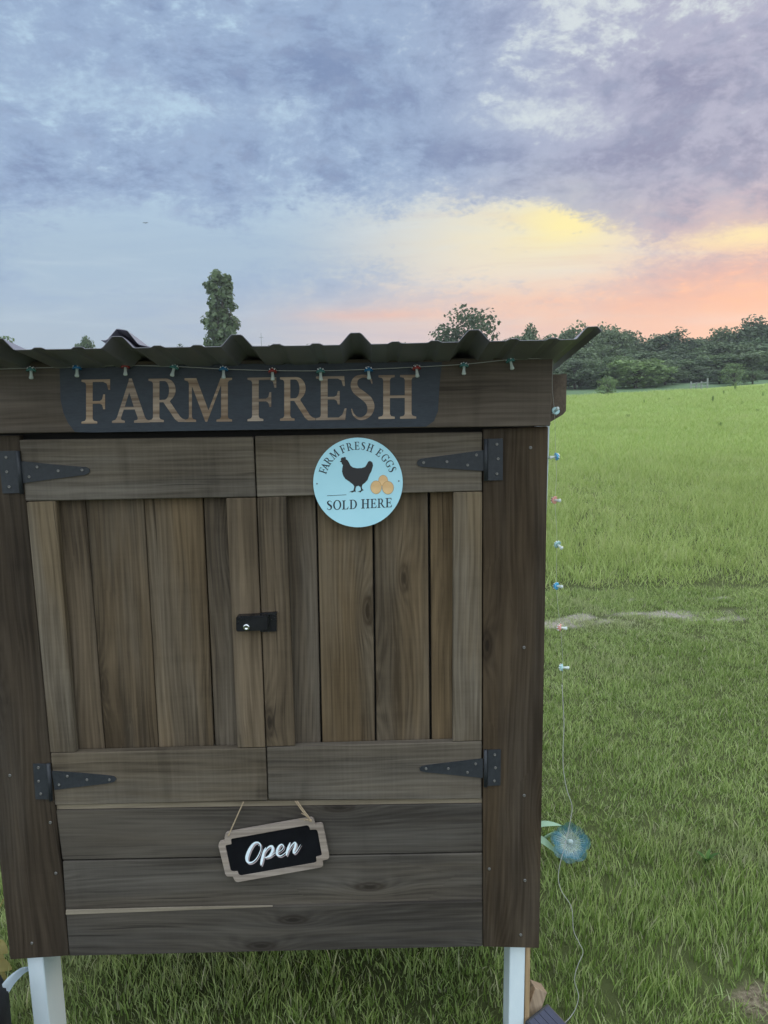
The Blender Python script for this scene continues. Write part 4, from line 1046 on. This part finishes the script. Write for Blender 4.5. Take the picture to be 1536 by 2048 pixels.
# ------------------------------------------------------------------ pasture fence, weeds, mast, bird
M_FENCE = worn('weathered_fence', (.17, .185, .18), (.28, .30, .28), 5, .85, .3)
def fence_at(px, py): return G(px, py)
YFn = 66.0
def gx(px): v = ray(px, 765); return CAM.x+v.x*((YFn-CAM.y)/v.y)
fe = empty('pasture_fence', (gx(1382), YFn, terr(gx(1382), YFn))); tag(fe, 'short weathered post and rail fence at the top of the pasture before the wood', 'fence')
posts = [(1382, .75), (1393, .62), (1403, .72), (1415, .95)]
for px, hh in posts:
    x = gx(px); z = terr(x, YFn); bm = bmesh.new(); add_box(bm, Vector((x, YFn, z+hh/2-.1)), (.13, .13, hh+.2), None, .01); from_bm('post', bm, M_FENCE, fe)
for hgt in (.28, .56):
    for (a, _), (b, _) in zip(posts, posts[1:]):
        x0, x1 = gx(a), gx(b); bm = bmesh.new(); add_tube(bm, [(x0, YFn-.09, terr(x0, YFn)+hgt), (x1, YFn-.09, terr(x1, YFn)+hgt+.03)], .032, 6); from_bm('rail', bm, M_FENCE, fe)
M_WEED = leafmat('weed_leaf', (.12, .18, .06), (.20, .28, .10), .25, posscale=2)
def weed_mesh(seed, n, R, H):
    rnd = random.Random(seed); bm = bmesh.new()
    for k in range(n):
        a = rnd.uniform(0, 2*PI); h = H*rnd.uniform(.4, 1.0); o = Vector((R*.3*math.cos(a), R*.3*math.sin(a), 0)); tp = Vector((R*math.cos(a)*rnd.uniform(.4, 1), R*math.sin(a)*rnd.uniform(.4, 1), h))
        s = (tp-o).cross(Vector((0, 0, 1))).normalized()*R*.10; md = (o+tp)/2+Vector((0, 0, h*.12))
        v = [bm.verts.new(o), bm.verts.new(md-s), bm.verts.new(tp), bm.verts.new(md+s)]; bm.faces.new(v)
    me = bpy.data.meshes.new('weed_clump'); bm.to_mesh(me); bm.free(); me.materials.append(M_WEED); return me
WM = [weed_mesh(s, 46, .16, .34) for s in (1, 2)]+[weed_mesh(5, 30, .10, .55)]
for i, (px, py, k, m) in enumerate([(1255, 838, 1.0, 0), (1440, 854, .8, 1), (1338, 802, 1.0, 0), (1170, 852, .6, 1), (1470, 781, 1.7, 2), (1425, 806, 1.1, 2), (1484, 808, .7, 1), (1515, 824, .7, 0), (1447, 790, .9, 2), (1288, 808, .7, 2), (1216, 792, .8, 2), (1526, 795, 1.0, 2), (1345, 770, 1.3, 2), (1288, 772, 1.2, 2)]):
    g = G(px, py); o = mkobj('weed_clump', WM[m]); o.location = g-Vector((0, 0, .02)); o.scale = (k*.85, k*.85, k*.8); o.rotation_euler = (0, 0, i*1.3)
    lab = {0: 'dark leafy weed clump standing above the pasture grass', 1: 'small low weed clump in the pasture grass', 2: 'thin upright weed in the upper pasture'}[m]
    tag(o, lab, 'weed', {0: 'leafy weeds in the pasture', 1: 'low weeds in the pasture', 2: 'upright weeds in the upper pasture'}[m])
p = P(522, 666, 180); bm = bmesh.new(); add_tube(bm, [(p.x, 180, terr(p.x, 180)), (p.x, 180, p.z)], [.12, .05], 6); add_tube(bm, [(p.x-.5, 180, p.z-1.0), (p.x+.5, 180, p.z-1.0)], .04, 5)
tag(from_bm('mast', bm, M_FENCE, None), 'thin distant mast above the roof right of the poplar', 'mast')
p = P(291, 446, 70); bm = bmesh.new()
for sgn in (-1, 1):
    v = [bm.verts.new((p.x, 70, p.z)), bm.verts.new((p.x+sgn*.12, 70, p.z+.07)), bm.verts.new((p.x+sgn*.26, 69.97, p.z+.01)), bm.verts.new((p.x+sgn*.10, 70.08, p.z+.02))]; bm.faces.new(v)
add_tube(bm, [(p.x, 69.86, p.z), (p.x, 69.95, p.z), (p.x, 70.08, p.z), (p.x, 70.2, p.z)], [.01, .035, .03, .005], 6)
tag(from_bm('bird', bm, M_BAG, None), 'tiny dark bird flying in the left of the sky', 'bird')
